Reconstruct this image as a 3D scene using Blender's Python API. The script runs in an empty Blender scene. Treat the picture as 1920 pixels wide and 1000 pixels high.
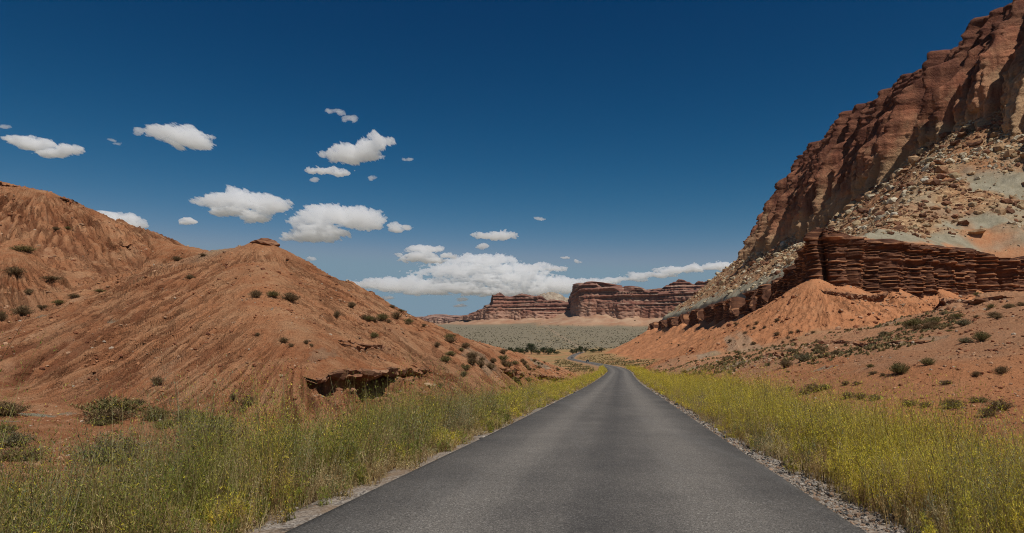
import bpy, math, time
import numpy as np
from mathutils import Vector
T0 = time.time()
R = math.radians
sc = bpy.context.scene
COL = sc.collection
rng = np.random.default_rng(7)
F32 = np.float32

# ------------------------------------------------------------------ camera constants
FPX, HZ, CAMZ = 1280.0, 650.0, 1.8      # focal length (px of a 1920 px wide frame), horizon row, eye height

# ------------------------------------------------------------------ noise
_P = np.random.default_rng(11).permutation(1024).astype(np.int32)
_P2 = np.concatenate([_P, _P])
_a = np.random.default_rng(12).random(1024) * 2 * np.pi
_GX, _GY = np.cos(_a).astype(F32), np.sin(_a).astype(F32)

def noise2(x, y, seed=0):
    x = np.asarray(x, F32) + F32(seed * 17.31); y = np.asarray(y, F32) + F32(seed * 9.73)
    xi = np.floor(x); yi = np.floor(y)
    fx = x - xi; fy = y - yi
    X = xi.astype(np.int32) & 1023; Y = yi.astype(np.int32) & 1023
    X1 = (X + 1) & 1023; Y1 = (Y + 1) & 1023
    def g(a, b, dx, dy):
        h = _P2[_P2[a] + b]
        return _GX[h] * dx + _GY[h] * dy
    ux = fx * fx * fx * (fx * (fx * 6 - 15) + 10); uy = fy * fy * fy * (fy * (fy * 6 - 15) + 10)
    n00 = g(X, Y, fx, fy); n10 = g(X1, Y, fx - 1, fy)
    n01 = g(X, Y1, fx, fy - 1); n11 = g(X1, Y1, fx - 1, fy - 1)
    a = n00 + ux * (n10 - n00); b = n01 + ux * (n11 - n01)
    return (a + uy * (b - a)) * F32(1.5)

def fbm(x, y, octv=4, seed=0, gain=0.5):
    s = 0; a = 1.0; t = 0
    for i in range(octv):
        s = s + a * noise2(x * 2 ** i, y * 2 ** i, seed + i * 3); t += a; a *= gain
    return s / t

def ridged(x, y, octv=3, seed=0, gain=0.5):
    s = 0; a = 1.0; t = 0
    for i in range(octv):
        s = s + a * (1 - 2 * np.abs(noise2(x * 2 ** i, y * 2 ** i, seed + i * 3))); t += a; a *= gain
    return s / t

def sstep(a, b, x):
    t = np.clip((x - a) / (b - a), 0, 1)
    return t * t * (3 - 2 * t)

def lerp(a, b, t): return a + (b - a) * t

# ------------------------------------------------------------------ mesh helpers
def make_mesh(name, verts, faces, mats=(), attrs=None, smooth=True, midx=None):
    """verts (n,3); faces (m,3) or (m,4)"""
    me = bpy.data.meshes.new(name)
    verts = np.ascontiguousarray(verts, F32); faces = np.ascontiguousarray(faces, np.int32)
    n, m, k = len(verts), len(faces), faces.shape[1]
    me.vertices.add(n); me.vertices.foreach_set('co', verts.ravel())
    me.loops.add(m * k); me.loops.foreach_set('vertex_index', faces.ravel())
    me.polygons.add(m)
    me.polygons.foreach_set('loop_start', np.arange(0, m * k, k, dtype=np.int32))
    if midx is not None: me.polygons.foreach_set('material_index', np.ascontiguousarray(midx, np.int32))
    me.polygons.foreach_set('use_smooth', np.full(m, smooth))
    for a, v in (attrs or {}).items():
        v = np.asarray(v, F32)
        if v.ndim == 1:
            at = me.attributes.new(a, 'FLOAT', 'POINT'); at.data.foreach_set('value', np.ascontiguousarray(v))
        else:
            if v.shape[1] == 3: v = np.concatenate([v, np.ones((len(v), 1), F32)], 1)
            at = me.attributes.new(a, 'FLOAT_COLOR', 'POINT'); at.data.foreach_set('color', np.ascontiguousarray(v).ravel())
    me.update(calc_edges=True)
    for mt in mats: me.materials.append(mt)
    return me

def link(name, me, parent=None, loc=None):
    o = bpy.data.objects.new(name, me); COL.objects.link(o)
    if parent: o.parent = parent
    if loc is not None: o.location = loc
    return o

def tag(o, label=None, cat=None, group=None, kind=None):
    if label: o['label'] = label
    if cat: o['category'] = cat
    if group: o['group'] = group
    if kind: o['kind'] = kind
    return o

def grid_faces(nr, nc):
    i = np.arange(nr * nc).reshape(nr, nc)
    return np.stack([i[:-1, :-1], i[:-1, 1:], i[1:, 1:], i[1:, :-1]], -1).reshape(-1, 4)

def at(u, v, y):
    """world point seen at photograph pixel (u, v) when it lies y metres ahead"""
    return np.array([(u - 960) / FPX * y, y, CAMZ + (HZ - v) / FPX * y])

# ------------------------------------------------------------------ materials
def new_mat(name):
    m = bpy.data.materials.new(name); m.use_nodes = True
    nt = m.node_tree; nt.nodes.clear()
    return m, nt, nt.nodes, nt.links

class NB:
    """small node-building helper"""
    def __init__(s, name):
        s.m, s.nt, s.n, s.l = new_mat(name)
        s.out = s.n.new('ShaderNodeOutputMaterial')
        s._pos = None
    def val(s, sock, v):
        if hasattr(v, 'is_output'): s.l.new(v, sock)
        elif v is not None:
            if isinstance(v, (tuple, list)) and len(v) == 3 and sock.type == 'RGBA': v = (*v, 1)
            sock.default_value = v
    def pos(s, scale=(1, 1, 1), src=None):
        if src is None:
            if s._pos is None:
                s._pos = s.n.new('ShaderNodeTexCoord').outputs['Object']
            src = s._pos
        if scale == (1, 1, 1): return src
        mp = s.n.new('ShaderNodeMapping'); mp.inputs['Scale'].default_value = scale
        s.l.new(src, mp.inputs['Vector']); return mp.outputs[0]
    def noise(s, scale, detail=4, rough=.55, vec=None, sc3=(1, 1, 1), dist=0, out='Fac'):
        t = s.n.new('ShaderNodeTexNoise'); t.inputs['Scale'].default_value = scale
        t.inputs['Detail'].default_value = detail; t.inputs['Roughness'].default_value = rough
        t.inputs['Distortion'].default_value = dist
        s.l.new(s.pos(sc3, vec), t.inputs['Vector']); return t.outputs[out]
    def voro(s, scale, feature='F1', vec=None, sc3=(1, 1, 1), out='Distance', rand=1):
        t = s.n.new('ShaderNodeTexVoronoi'); t.feature = feature
        t.inputs['Scale'].default_value = scale; t.inputs['Randomness'].default_value = rand
        s.l.new(s.pos(sc3, vec), t.inputs['Vector']); return t.outputs[out]
    def ramp(s, fac, stops, interp='LINEAR'):
        r = s.n.new('ShaderNodeValToRGB'); r.color_ramp.interpolation = interp
        e = r.color_ramp.elements
        while len(e) < len(stops): e.new(.5)
        for q, (p, c) in zip(e, stops):
            q.position = p; q.color = (c, c, c, 1) if not isinstance(c, (tuple, list)) else (*c, 1)
        s.val(r.inputs[0], fac); return r.outputs[0]
    def mix(s, fac, a, b, mode='MIX'):
        x = s.n.new('ShaderNodeMix'); x.data_type = 'RGBA'; x.blend_type = mode; x.clamp_factor = True
        s.val(x.inputs[0], fac); s.val(x.inputs[6], a); s.val(x.inputs[7], b); return x.outputs[2]
    def math(s, op, a, b=None, c=None):
        x = s.n.new('ShaderNodeMath'); x.operation = op
        s.val(x.inputs[0], a)
        if b is not None: s.val(x.inputs[1], b)
        if c is not None: s.val(x.inputs[2], c)
        return x.outputs[0]
    def maprange(s, v, a, b, c=0, d=1):
        x = s.n.new('ShaderNodeMapRange'); s.val(x.inputs[0], v)
        for i, q in enumerate((a, b, c, d)): x.inputs[i + 1].default_value = q
        return x.outputs[0]
    def attr(s, name, out='Color'):
        a = s.n.new('ShaderNodeAttribute'); a.attribute_name = name; return a.outputs[out]
    def sep(s, v):
        x = s.n.new('ShaderNodeSeparateXYZ'); s.l.new(v, x.inputs[0]); return x.outputs
    def comb(s, x, y, z):
        c = s.n.new('ShaderNodeCombineXYZ')
        for i, q in enumerate((x, y, z)): s.val(c.inputs[i], q)
        return c.outputs[0]
    def bump(s, h, strength, dist, normal=None):
        b = s.n.new('ShaderNodeBump'); s.val(b.inputs['Strength'], strength)
        b.inputs['Distance'].default_value = dist; s.l.new(h, b.inputs['Height'])
        if normal: s.l.new(normal, b.inputs['Normal'])
        return b.outputs[0]
    def bsdf(s, color, rough=.9, normal=None, spec=.2, **kw):
        b = s.n.new('ShaderNodeBsdfPrincipled'); s.val(b.inputs['Base Color'], color); s.val(b.inputs['Roughness'], rough)
        b.inputs['Specular IOR Level'].default_value = spec
        for k, v in kw.items(): s.val(b.inputs[k], v)
        if normal: s.l.new(normal, b.inputs['Normal'])
        s.l.new(b.outputs[0], s.out.inputs[0]); return s.m

def simple_mat(name, col, rough=.6, metal=0, spec=.4):
    b = NB(name); n = b.noise(9, 3)
    c = b.mix(n, tuple(x * .85 for x in col), tuple(min(1, x * 1.1) for x in col))
    return b.bsdf(c, rough, spec=spec, Metallic=metal)

RED_D, RED_M, RED_L = (.37, .148, .066), (.51, .222, .103), (.58, .325, .172)

def mat_terrain():
    b = NB('desert soil')
    big = b.noise(.07, 5, .6)
    mid = b.noise(.55, 6, .65)
    fine = b.noise(5, 5, .7)
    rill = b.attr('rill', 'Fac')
    zone = b.sep(b.attr('zone')); zb = b.sep(b.attr('zoneb'))
    c = b.mix(b.ramp(big, [(.36, 0), (.64, 1)]), RED_D, RED_M)
    c = b.mix(b.ramp(mid, [(.42, 0), (.68, .75)]), c, RED_L)
    c = b.mix(b.ramp(rill, [(.0, .95), (.48, 0)]), c, (.20, .075, .036))  # rill shade painted into the soil colour, darkest in the deepest gullies
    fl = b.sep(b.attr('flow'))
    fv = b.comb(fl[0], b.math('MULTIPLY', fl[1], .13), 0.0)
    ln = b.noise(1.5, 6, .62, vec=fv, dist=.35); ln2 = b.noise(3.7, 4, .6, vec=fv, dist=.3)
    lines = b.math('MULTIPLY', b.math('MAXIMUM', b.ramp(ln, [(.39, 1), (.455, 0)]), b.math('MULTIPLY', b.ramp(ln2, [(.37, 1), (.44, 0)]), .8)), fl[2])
    c = b.mix(b.math('MULTIPLY', lines, .72), c, (.205, .077, .037))  # downhill gully lines: their shade painted dark, besides the bump below
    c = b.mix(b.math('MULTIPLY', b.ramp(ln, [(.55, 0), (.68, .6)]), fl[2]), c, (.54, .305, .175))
    c = b.mix(b.ramp(fine, [(.30, .7), (.47, 0)]), c, (.18, .07, .034))
    c = b.mix(b.ramp(fine, [(.58, 0), (.75, .45)]), c, (.55, .33, .19))
    ash = b.noise(.16, 5, .7)
    c = b.mix(b.ramp(ash, [(.50, 0), (.66, .45)]), c, (.45, .255, .138))
    c = b.mix(b.ramp(ash, [(.30, .5), (.44, 0)]), c, (.32, .114, .050))
    # talus : tan and rust rubble
    tn = b.noise(.35, 6, .7); tv = b.sep(b.voro(.8, out='Color'))[0]
    tcol = b.mix(b.ramp(b.noise(.05, 5, .65), [(.40, 0), (.60, 1)]), (.40, .29, .16), (.29, .145, .07))
    tcol = b.mix(b.ramp(tn, [(.36, .85), (.52, 0)]), tcol, (.22, .12, .065))
    tcol = b.mix(b.ramp(tn, [(.55, 0), (.68, .8)]), tcol, (.55, .46, .30))
    tcol = b.mix(.45, tcol, tv, 'OVERLAY')
    c = b.mix(zone[0], c, tcol)
    c = b.mix(b.math('MULTIPLY', b.attr('fan', 'Fac'), b.ramp(mid, [(.35, .85), (.65, .5)])), c, (.58, .248, .112))
    # grey green clay
    ccol = b.mix(b.ramp(b.noise(.25, 6, .65), [(.35, 0), (.65, 1)]), (.27, .235, .16), (.38, .335, .24))
    c = b.mix(zone[2], c, ccol)
    # sage covered plain
    dots = b.voro(.16, out='Distance'); dots2 = b.noise(.22, 5, .75)
    scol = b.mix(b.ramp(dots2, [(.40, 0), (.62, 1)]), (.185, .155, .10), (.255, .215, .145))
    scol = b.mix(b.ramp(dots, [(.16, .35), (.40, 0)]), scol, (.14, .12, .08))
    scol = b.mix(b.ramp(b.noise(.012, 4, .6), [(.45, 0), (.75, .5)]), scol, (.24, .19, .13))
    c = b.mix(zone[1], c, scol)
    # dry grass flats
    gcol = b.mix(b.ramp(b.noise(.12, 6, .75), [(.36, 0), (.66, 1)]), (.20, .155, .06), (.42, .27, .13))
    c = b.mix(zb[1], c, gcol)
    # roadside dirt
    dcol = b.mix(b.ramp(b.noise(6, 6, .7), [(.35, 0), (.65, 1)]), (.20, .14, .085), (.42, .32, .22))
    c = b.mix(zb[0], c, dcol)
    # pink mesa aprons
    pcol = b.mix(b.ramp(b.noise(.02, 6, .65), [(.38, 0), (.62, 1)]), (.33, .175, .105), (.44, .29, .185))
    c = b.mix(zb[2], c, pcol)
    h1 = b.noise(1.6, 6, .72); h2 = b.noise(11, 5, .7)
    calm = b.math('SUBTRACT', 1.0, b.math('MULTIPLY', zone[1], .92))
    nrm = b.bump(h1, b.math('MULTIPLY', calm, .9), .45)
    nrm = b.bump(b.math('MULTIPLY', lines, -1.0), 1.0, .35, nrm)
    nrm = b.bump(h2, b.math('MULTIPLY', calm, .9), .13, nrm)
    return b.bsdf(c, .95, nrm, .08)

def mat_rock(name, dark, mid, light, band=1.0, streak=0.5, scale=1.0, bumpd=.6, bands=None, zonegrad=None, varnish=None, hard=None):
    """layered rock: bands follow height, streaks run down"""
    b = NB(name)
    p = b.sep(b.pos())
    wob = b.noise(.03 * scale, 4, .6)
    z = b.math('ADD', p[2], b.math('MULTIPLY', wob, 6 / scale))
    bv = b.comb(b.math('MULTIPLY', p[0], .02), b.math('MULTIPLY', p[1], .02), z)
    bn = b.noise(.45 * scale * band, 5, .75, vec=bv)
    n1 = b.noise(.12 * scale, 6, .68)
    st = b.noise(.16 * scale, 5, .62, sc3=(1, 1, .12))
    hi = b.ramp(b.math('ADD', b.attr('wall', 'Fac'), b.math('MULTIPLY', b.math('SUBTRACT', b.noise(.03 * scale, 3, .5), .5), .5)), [(.42, .25), (.58, 1)]) if zonegrad else 1.0
    c = b.mix(b.math('SUBTRACT', 1.0, b.math('MULTIPLY', b.ramp(bn, [(.40, 1), (.60, 0)]), hi)), dark, mid)
    c = b.mix(b.ramp(n1, [(.42, 0), (.70, .9)]), c, light)
    c = b.mix(b.math('MULTIPLY', b.ramp(st, [(.40, 1), (.56, 0)]), streak), c, dark)
    if zonegrad:     # paler rock low on the wall, darker varnish near the rim
        t = b.math('ADD', b.attr('wall', 'Fac'), b.math('MULTIPLY', b.math('SUBTRACT', b.noise(.06 * scale, 5, .6), .5), 1.1))
        c = b.mix(b.ramp(t, [(.30, .85), (.50, 0)]), c, zonegrad)
        if varnish: c = b.mix(b.ramp(t, [(.50, 0), (1.0, .7)]), c, varnish)
    if bands:
        bd = b.noise(1.15 * scale, 2, .8, vec=bv)
        c = b.mix(b.math('MULTIPLY', b.ramp(bd, [(.575, 0), (.61, .6)]), hi), c, bands)
    if hard: c = b.mix(b.ramp(b.attr('hard', 'Fac'), [(.2, 0), (.8, .9)]), c, hard)  # standing-out beds paler: bed colour plus their sunlit look painted in
    fine = b.noise(1.7 * scale, 5, .72)
    c = b.mix(b.ramp(fine, [(.30, .5), (.48, 0)]), c, tuple(x * .45 for x in dark))
    nrm = b.bump(b.noise(.5 * scale, 6, .7), .8, bumpd)
    nrm = b.bump(bn, .6, bumpd * .6, nrm)
    nrm = b.bump(fine, .6, bumpd * .25, nrm)
    return b.bsdf(c, .92, nrm, .1)

def mat_leaf(name, trans=.35, attr='col', rough=.7):
    b = NB(name)
    c = b.attr(attr)
    n = b.noise(23, 2)
    c = b.mix(b.ramp(n, [(.3, .35), (.7, 0)]), c, b.mix(.5, c, (.02, .02, .005)))
    d = b.n.new('ShaderNodeBsdfPrincipled'); b.l.new(c, d.inputs['Base Color']); d.inputs['Roughness'].default_value = rough
    d.inputs['Specular IOR Level'].default_value = .15
    t = b.n.new('ShaderNodeBsdfTranslucent'); b.l.new(c, t.inputs['Color'])
    mx = b.n.new('ShaderNodeMixShader'); mx.inputs[0].default_value = trans
    b.l.new(d.outputs[0], mx.inputs[1]); b.l.new(t.outputs[0], mx.inputs[2]); b.l.new(mx.outputs[0], b.out.inputs[0])
    return b.m

def mat_asphalt():
    b = NB('worn asphalt')
    lat = b.attr('lat', 'Fac')
    agg = b.voro(105, out='Color'); ag = b.sep(agg)[0]
    agb = b.voro(60, out='Color'); ag2 = b.sep(agb)[1]
    f = b.noise(30, 4, .8); g = b.noise(.5, 5, .65); lng = b.noise(.9, 4, .6, sc3=(1.3, .06, 1))
    c = b.mix(b.ramp(ag, [(.15, 0), (.8, 1)]), (.056, .052, .046), (.192, .174, .152))
    c = b.mix(b.ramp(ag2, [(.88, 0), (.98, .6)]), c, (.36, .34, .31))
    c = b.mix(b.ramp(f, [(.35, .5), (.55, 0)]), c, (.04, .038, .036))
    # polished wheel tracks are a little paler, the oily middle a little darker
    w = b.n.new('ShaderNodeFloatCurve')
    cv = w.mapping.curves[0]
    pts = [(0, .30), (.07, .38), (.17, .52), (.27, .72), (.36, .52), (.44, .50), (.485, .40), (.53, .36), (.575, .42), (.66, .54), (.76, .72), (.88, .50), (.95, .38), (1, .30)]
    while len(cv.points) < len(pts): cv.points.new(.5, .5)
    for q, (x, y) in zip(cv.points, pts): q.location = (x, y)
    w.mapping.update()
    wob = b.math('ADD', lat, b.math('MULTIPLY', b.math('SUBTRACT', lng, .5), .05))
    b.l.new(wob, w.inputs['Value'])
    k = b.math('ADD', w.outputs[0], b.math('MULTIPLY', b.math('SUBTRACT', g, .5), .55))
    c = b.mix(b.ramp(k, [(.22, 0), (.80, 1)]), b.mix(1, c, (.50, .50, .51), 'MULTIPLY'), b.mix(1, c, (1.50, 1.46, 1.40), 'MULTIPLY'))
    c = b.mix(b.ramp(lng, [(.56, 0), (.72, .25)]), c, (.20, .19, .175))
    crack = b.voro(.55, 'DISTANCE_TO_EDGE', sc3=(1, .45, 1))
    nrm = b.bump(ag, .35, .012)
    nrm = b.bump(f, .35, .01, nrm)
    return b.bsdf(c, .78, nrm, .32)

def mat_stones(name, a, c2, scale=7):
    b = NB(name)
    col = b.attr('col')
    n = b.noise(scale, 5, .7)
    c = b.mix(b.ramp(n, [(.32, .7), (.6, 0)]), col, b.mix(1, col, (.45, .40, .36), 'MULTIPLY'))
    nrm = b.bump(n, .6, .25 / scale)
    return b.bsdf(c, .93, nrm, .1)

# ------------------------------------------------------------------ road line
_ry = np.array([-30, 0, 8, 20, 40, 82, 140, 190, 250, 310, 380, 480, 560, 640, 700, 760, 830, 900, 960, 1050.])
_rx = np.array([-4.9, -.45, .80, 2.72, 5.9, 12.5, 21.8, 29.8, 37.6, 43.8, 49.0, 54.0, 57.2, 60.3, 62.0, 65.5, 74, 85, 95, 110.])
_rz = np.array([1.05, 0, -.27, -.72, -1.42, -2.85, -4.35, -5.25, -6.15, -7.2, -8.2, -9.5, -10.4, -11.2, -11.5, -11.2, -9.9, -8.3, -7.4, -6.5])
def _pchip(X, Y):
    h = np.diff(X); d = np.diff(Y) / h; m = np.zeros_like(Y)
    m[1:-1] = np.where(d[:-1] * d[1:] > 0, 2 * d[:-1] * d[1:] / (d[:-1] + d[1:] + 1e-12), 0)
    m[0], m[-1] = d[0], d[-1]
    def f(x):
        x = np.clip(x, X[0], X[-1]); i = np.clip(np.searchsorted(X, x) - 1, 0, len(X) - 2)
        t = (x - X[i]) / h[i]
        return ((1 + 2 * t) * (1 - t) ** 2 * Y[i] + t * (1 - t) ** 2 * h[i] * m[i] + t * t * (3 - 2 * t) * Y[i + 1] + t * t * (t - 1) * h[i] * m[i + 1])
    return f
def _catmull(X, Y):
    m = np.gradient(Y, X); h = np.diff(X)
    def f(x):
        x = np.clip(x, X[0], X[-1]); i = np.clip(np.searchsorted(X, x) - 1, 0, len(X) - 2)
        t = (x - X[i]) / h[i]
        return ((1 + 2 * t) * (1 - t) ** 2 * Y[i] + t * (1 - t) ** 2 * h[i] * m[i] + t * t * (3 - 2 * t) * Y[i + 1] + t * t * (t - 1) * h[i] * m[i + 1])
    return f
road_x = _catmull(_ry, _rx); road_z = _catmull(_ry, _rz)
HALF = 3.2

def road_lat(x, y):
    """signed sideways distance from the road's centre line"""
    e = 1.0
    s = (road_x(y + e) - road_x(y - e)) / (2 * e)
    return (x - road_x(y)) / np.sqrt(1 + s * s)

# ------------------------------------------------------------------ base terrain (thin plate through levelled points)
_cp = np.array([
 # left of the road
 (-8, 4, -.6), (-8, 12, -.95), (-16, 14, -.75), (-12, 22, -1.25), (-26, 20, -.2), (-6, 30, -1.95), (-40, 30, 1.0), (-3, 55, -3.1), (5, 100, -4.3), (15, 160, -5.7),
 (-60, 60, 2.5), (-30, 120, -2.5), (0, 200, -6.4), (30, 300, -8.2), (-50, 300, -8.5), (20, 480, -10.6), (-100, 150, 0), (-100, 480, -10),
 (55, 700, -12.3), (-100, 700, -12.5), (0, 880, -10.0), (-200, 1000, -7.5), (60, 930, -8.4),
 # right of the road
 (7, 4, -.4), (9, 9, -.75), (14.7, 20, -.75), (9, 30, -1.3), (23, 60, -.75), (30, 38, 1.0), (59, 80, 4.6), (45, 55, 3.0), (40, 30, 2.6), (80, 60, 5.6), (70, 150, 2.7), (60, 112, 1.3), (40, 100, -1.1),
 (45, 150, -2.4), (55, 250, -4.4), (85, 250, .8), (100, 400, -3.4), (75, 400, -7.3), (90, 600, -8.6), (92, 700, -7.2), (120, 850, -6.2), (100, 960, -5.5), (140, 160, 6.5), (92, 140, 4.6), (66, 100, 4.2), (105, 130, 6), (100, 100, 6.5), (190, 180, 9), (150, 300, 6), (160, 600, 2), (200, 900, 0),
 # valley floor and far apron
 (80, 1020, -3), (-300, 1150, 2), (200, 1250, 9), (-300, 1600, 27), (0, 1600, 27), (200, 1600, 29), (500, 1700, 36), (-600, 2400, 73), (0, 2400, 74), (300, 2400, 75), (700, 2300, 78),
 (-1000, 4000, 122), (0, 3600, 112), (800, 3600, 115), (-1600, 2500, 80), (-800, 5600, 160), (1200, 5600, 160)], float)
def _warp(x, y):
    r = np.sqrt(x * x + y * y) + 1e-6
    k = r ** .42 / r
    return x * k * 1.6, y * k
_cx, _cy = _warp(_cp[:, 0], _cp[:, 1])
def _U(r2): return np.where(r2 > 1e-12, r2 * np.log(r2 + 1e-12), 0)
_n = len(_cp)
_K = _U((_cx[:, None] - _cx) ** 2 + (_cy[:, None] - _cy) ** 2) + np.eye(_n) * 1e-3
_Pm = np.stack([np.ones(_n), _cx, _cy], 1)
_sol = np.linalg.solve(np.block([[_K, _Pm], [_Pm.T, np.zeros((3, 3))]]), np.concatenate([_cp[:, 2], np.zeros(3)]))
def base_h(x, y):
    wx, wy = _warp(x, y); wx = wx.astype(F32); wy = wy.astype(F32)
    z = np.full(x.shape, _sol[_n], F32) + F32(_sol[_n + 1]) * wx + F32(_sol[_n + 2]) * wy
    for i in range(_n):
        r2 = (wx - F32(_cx[i])) ** 2 + (wy - F32(_cy[i])) ** 2
        z += F32(_sol[i]) * r2 * np.log(r2 + F32(1e-9))
    return z

# ------------------------------------------------------------------ ridge lines (slopes fall away from them at the angle of repose)
def resample(pts, step):
    pts = np.array(pts, float); seg = np.linalg.norm(np.diff(pts[:, :2], axis=0), axis=1)
    s = np.concatenate([[0], np.cumsum(seg)])
    if callable(step):
        q = [0.]
        while q[-1] < s[-1]:
            p = [np.interp(q[-1], s, pts[:, k]) for k in range(2)]; q.append(q[-1] + step(*p))
        q = np.array(q)
    else: q = np.linspace(0, s[-1], max(2, int(s[-1] / step)))
    return np.stack([np.interp(q, s, pts[:, k]) for k in range(pts.shape[1])], 1), q

def smooth_path(p, it):
    p = p.copy()
    for _ in range(it): p[1:-1] = .25 * p[:-2] + .5 * p[1:-1] + .25 * p[2:]
    return p

def envelope(x, y, ridge, s, k, r):
    best = np.full(x.shape, -1e9, F32); bs = np.zeros(x.shape, F32); bd = np.zeros(x.shape, F32); bi = np.zeros(x.shape, np.int32)
    for i in range(len(ridge)):
        d = np.sqrt((x - F32(ridge[i, 0])) ** 2 + (y - F32(ridge[i, 1])) ** 2)
        kk = F32(k[i] if hasattr(k, '__len__') else k)
        h = F32(ridge[i, 2]) - kk * (np.sqrt(d * d + F32(r * r)) - F32(r))
        m = h > best
        best = np.where(m, h, best); bi = np.where(m, i, bi); bd = np.where(m, d, bd)
    # bearing around the winning ridge point keeps the rills running straight downhill
    ang = np.arctan2(x - ridge[bi, 0].astype(F32), ridge[bi, 1].astype(F32) - y)
    bs = s[bi].astype(F32)
    tx = np.gradient(ridge[:, 0], s); ty = np.gradient(ridge[:, 1], s); tl = np.sqrt(tx * tx + ty * ty) + 1e-9
    h = F32(.5 * np.median(np.diff(s)))
    bs = bs + np.clip(((x - ridge[bi, 0]) * (tx / tl)[bi] + (y - ridge[bi, 1]) * (ty / tl)[bi]).astype(F32), -h, h)
    return best, bs, bd, ang

def path_dist(x, y, p, s):
    bd = np.full(x.shape, 1e9, F32); bs = np.zeros(x.shape, F32)
    for i in range(len(p) - 1):
        ax, ay = F32(p[i, 0]), F32(p[i, 1]); dx, dy = F32(p[i + 1, 0] - p[i, 0]), F32(p[i + 1, 1] - p[i, 1])
        L = dx * dx + dy * dy
        t = np.clip(((x - ax) * dx + (y - ay) * dy) / L, 0, 1)
        d = (x - ax - t * dx) ** 2 + (y - ay - t * dy) ** 2
        m = d < bd
        bd = np.where(m, d, bd); bs = np.where(m, F32(s[i]) + t * F32(s[i + 1] - s[i]), bs)
    return np.sqrt(bd), bs

def inside(x, y, poly):
    c = np.zeros(x.shape, bool); n = len(poly)
    for i in range(n):
        x1, y1 = poly[i][:2]; x2, y2 = poly[(i + 1) % n][:2]
        if y1 == y2: continue
        m = ((y1 > y) != (y2 > y)) & (x < (x2 - x1) * (y - y1) / (y2 - y1) + x1)
        c ^= m
    return c

# left hill: a knob from which one spur comes forward, one crest runs along the road
KNOB = at(490, 454, 54)
HR1, HS1 = resample([at(430, 470, 57.5), at(462, 463, 56), KNOB, at(545, 478, 57.5), at(600, 512, 62), at(655, 540, 67), at(700, 563, 72), at(780, 600, 82), at(870, 636, 98), at(960, 659, 120), at(1030, 683, 150), at(1060, 694, 172)], .7)
HR2, HS2 = resample([(-18.7, 50, 7.9), (-17.3, 47, 7.0), (-14.6, 40.5, 4.7), (-12.2, 36.5, 3.2), (-10.2, 33.2, 1.8)], .6)
HK1 = np.where(HR1[:, 0] < -20.2, .46, np.interp(HS1 - HS1[np.argmax(HR1[:, 2])], [0, 14, 26], [.64, .62, .48]))
HR3, HS3 = resample([at(-420, 270, 92), at(-150, 300, 82), at(0, 343, 76), at(80, 360, 75), at(150, 388, 74), at(215, 423, 73), at(300, 455, 71), at(400, 474, 66), at(430, 470, 58)], .9)
HR4, HS4 = resample([at(60, 390, 72), (-41, 56, 9.5), (-37, 48, 5.2), (-34, 42, 2.6)], .8)     # small spur on the back hill

# right escarpment: ledge line and rim line
LEDGE = [(700, 330), (480, 300), (330, 262), (255, 236), (214, 232), (193, 222), (176, 216), (162, 219), (150, 213), (133, 201), (115, 193), (97, 184.5), (84, 177), (79.5, 179), (81, 186), (88, 203), (94, 222),
         (101, 250), (106, 272), (113, 307), (121, 345), (126, 385), (136, 452), (144, 540), (155, 640), (164, 750), (170, 850), (186, 930), (260, 1010), (480, 1120), (900, 1260)]
LP, LS = resample(LEDGE, lambda x, y: 1.6 if y < 330 and x < 260 else max(2, y * .009))
LP = smooth_path(LP, 1)
LPOLY = np.concatenate([LP, [(4000, 1500), (4000, 200)]])
RIM = [(420, 60), (330, 130), (280, 200), (255, 270), (243, 335), (243, 380), (246, 424), (249, 468), (247, 524), (262, 610), (286, 700), (310, 800), (330, 868), (348, 885), (400, 905), (560, 960), (900, 1100)]
RIM = [(x - 12 * (y > 150), y) for x, y in RIM]
RP, RS = resample(RIM, lambda x, y: max(3, y * .008))
RP = smooth_path(RP, 2)
RPOLY = np.concatenate([RP, [(4000, 1300), (4000, -200), (600, -200)]])
_rimy = np.array([0, 200, 335, 370, 424, 468, 524, 610, 700, 800, 868, 1000, 1300.])
_rimb = np.array([130, 132, 125, 117, 109, 104, 104, 113, 121, 130, 141, 140, 140.])
_rimt = np.array([176, 174, 169, 165, 168, 170, 171, 168, 166, 166, 170, 165, 160.])
def rim_base(y): return np.interp(y, _rimy, _rimb)
def rim_top(y): return np.interp(y, _rimy, _rimt)
# ledge foot level with debris fans climbing up the wall
def ledge_foot(x, y, s):
    z0 = np.interp(y, [170, 215, 300, 450, 640, 860, 1100], [15.5, 17.5, 15.5, 16.5, 18.5, 20.5, 21])
    z0 = np.where(x > 175, z0 - (x - 175) * .03, z0)
    per = np.interp(y, [180, 450, 900], [17, 34, 60])
    w = np.cumsum(np.concatenate([[0], np.diff(s)]) / per) + 0.35 * noise2(s / 40, s * 0 + 3.3, 5)
    fr = w - np.floor(w)
    tri = 1 - 2 * np.abs(fr - .5)
    amp = (.35 + .65 * np.abs(noise2(s / 27, s * 0 + .7, 9)) * 1.6) * np.interp(y, [180, 230, 450, 900], [4.2, 6.0, 7.0, 8])
    z = z0 + amp * (tri - .35)
    # the tall fan in front of the buttress
    z = z + 4.0 * np.exp(-((x - 79.5) ** 2 + (y - 178) ** 2) / 30)
    return z
LFOOT = ledge_foot(LP[:, 0], LP[:, 1], LS)
def ledge_top(y): return np.interp(y, [170, 200, 240, 300, 450, 860, 1100], [31.2, 31.0, 30.0, 30.2, 30.5, 30.5, 30])

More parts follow.
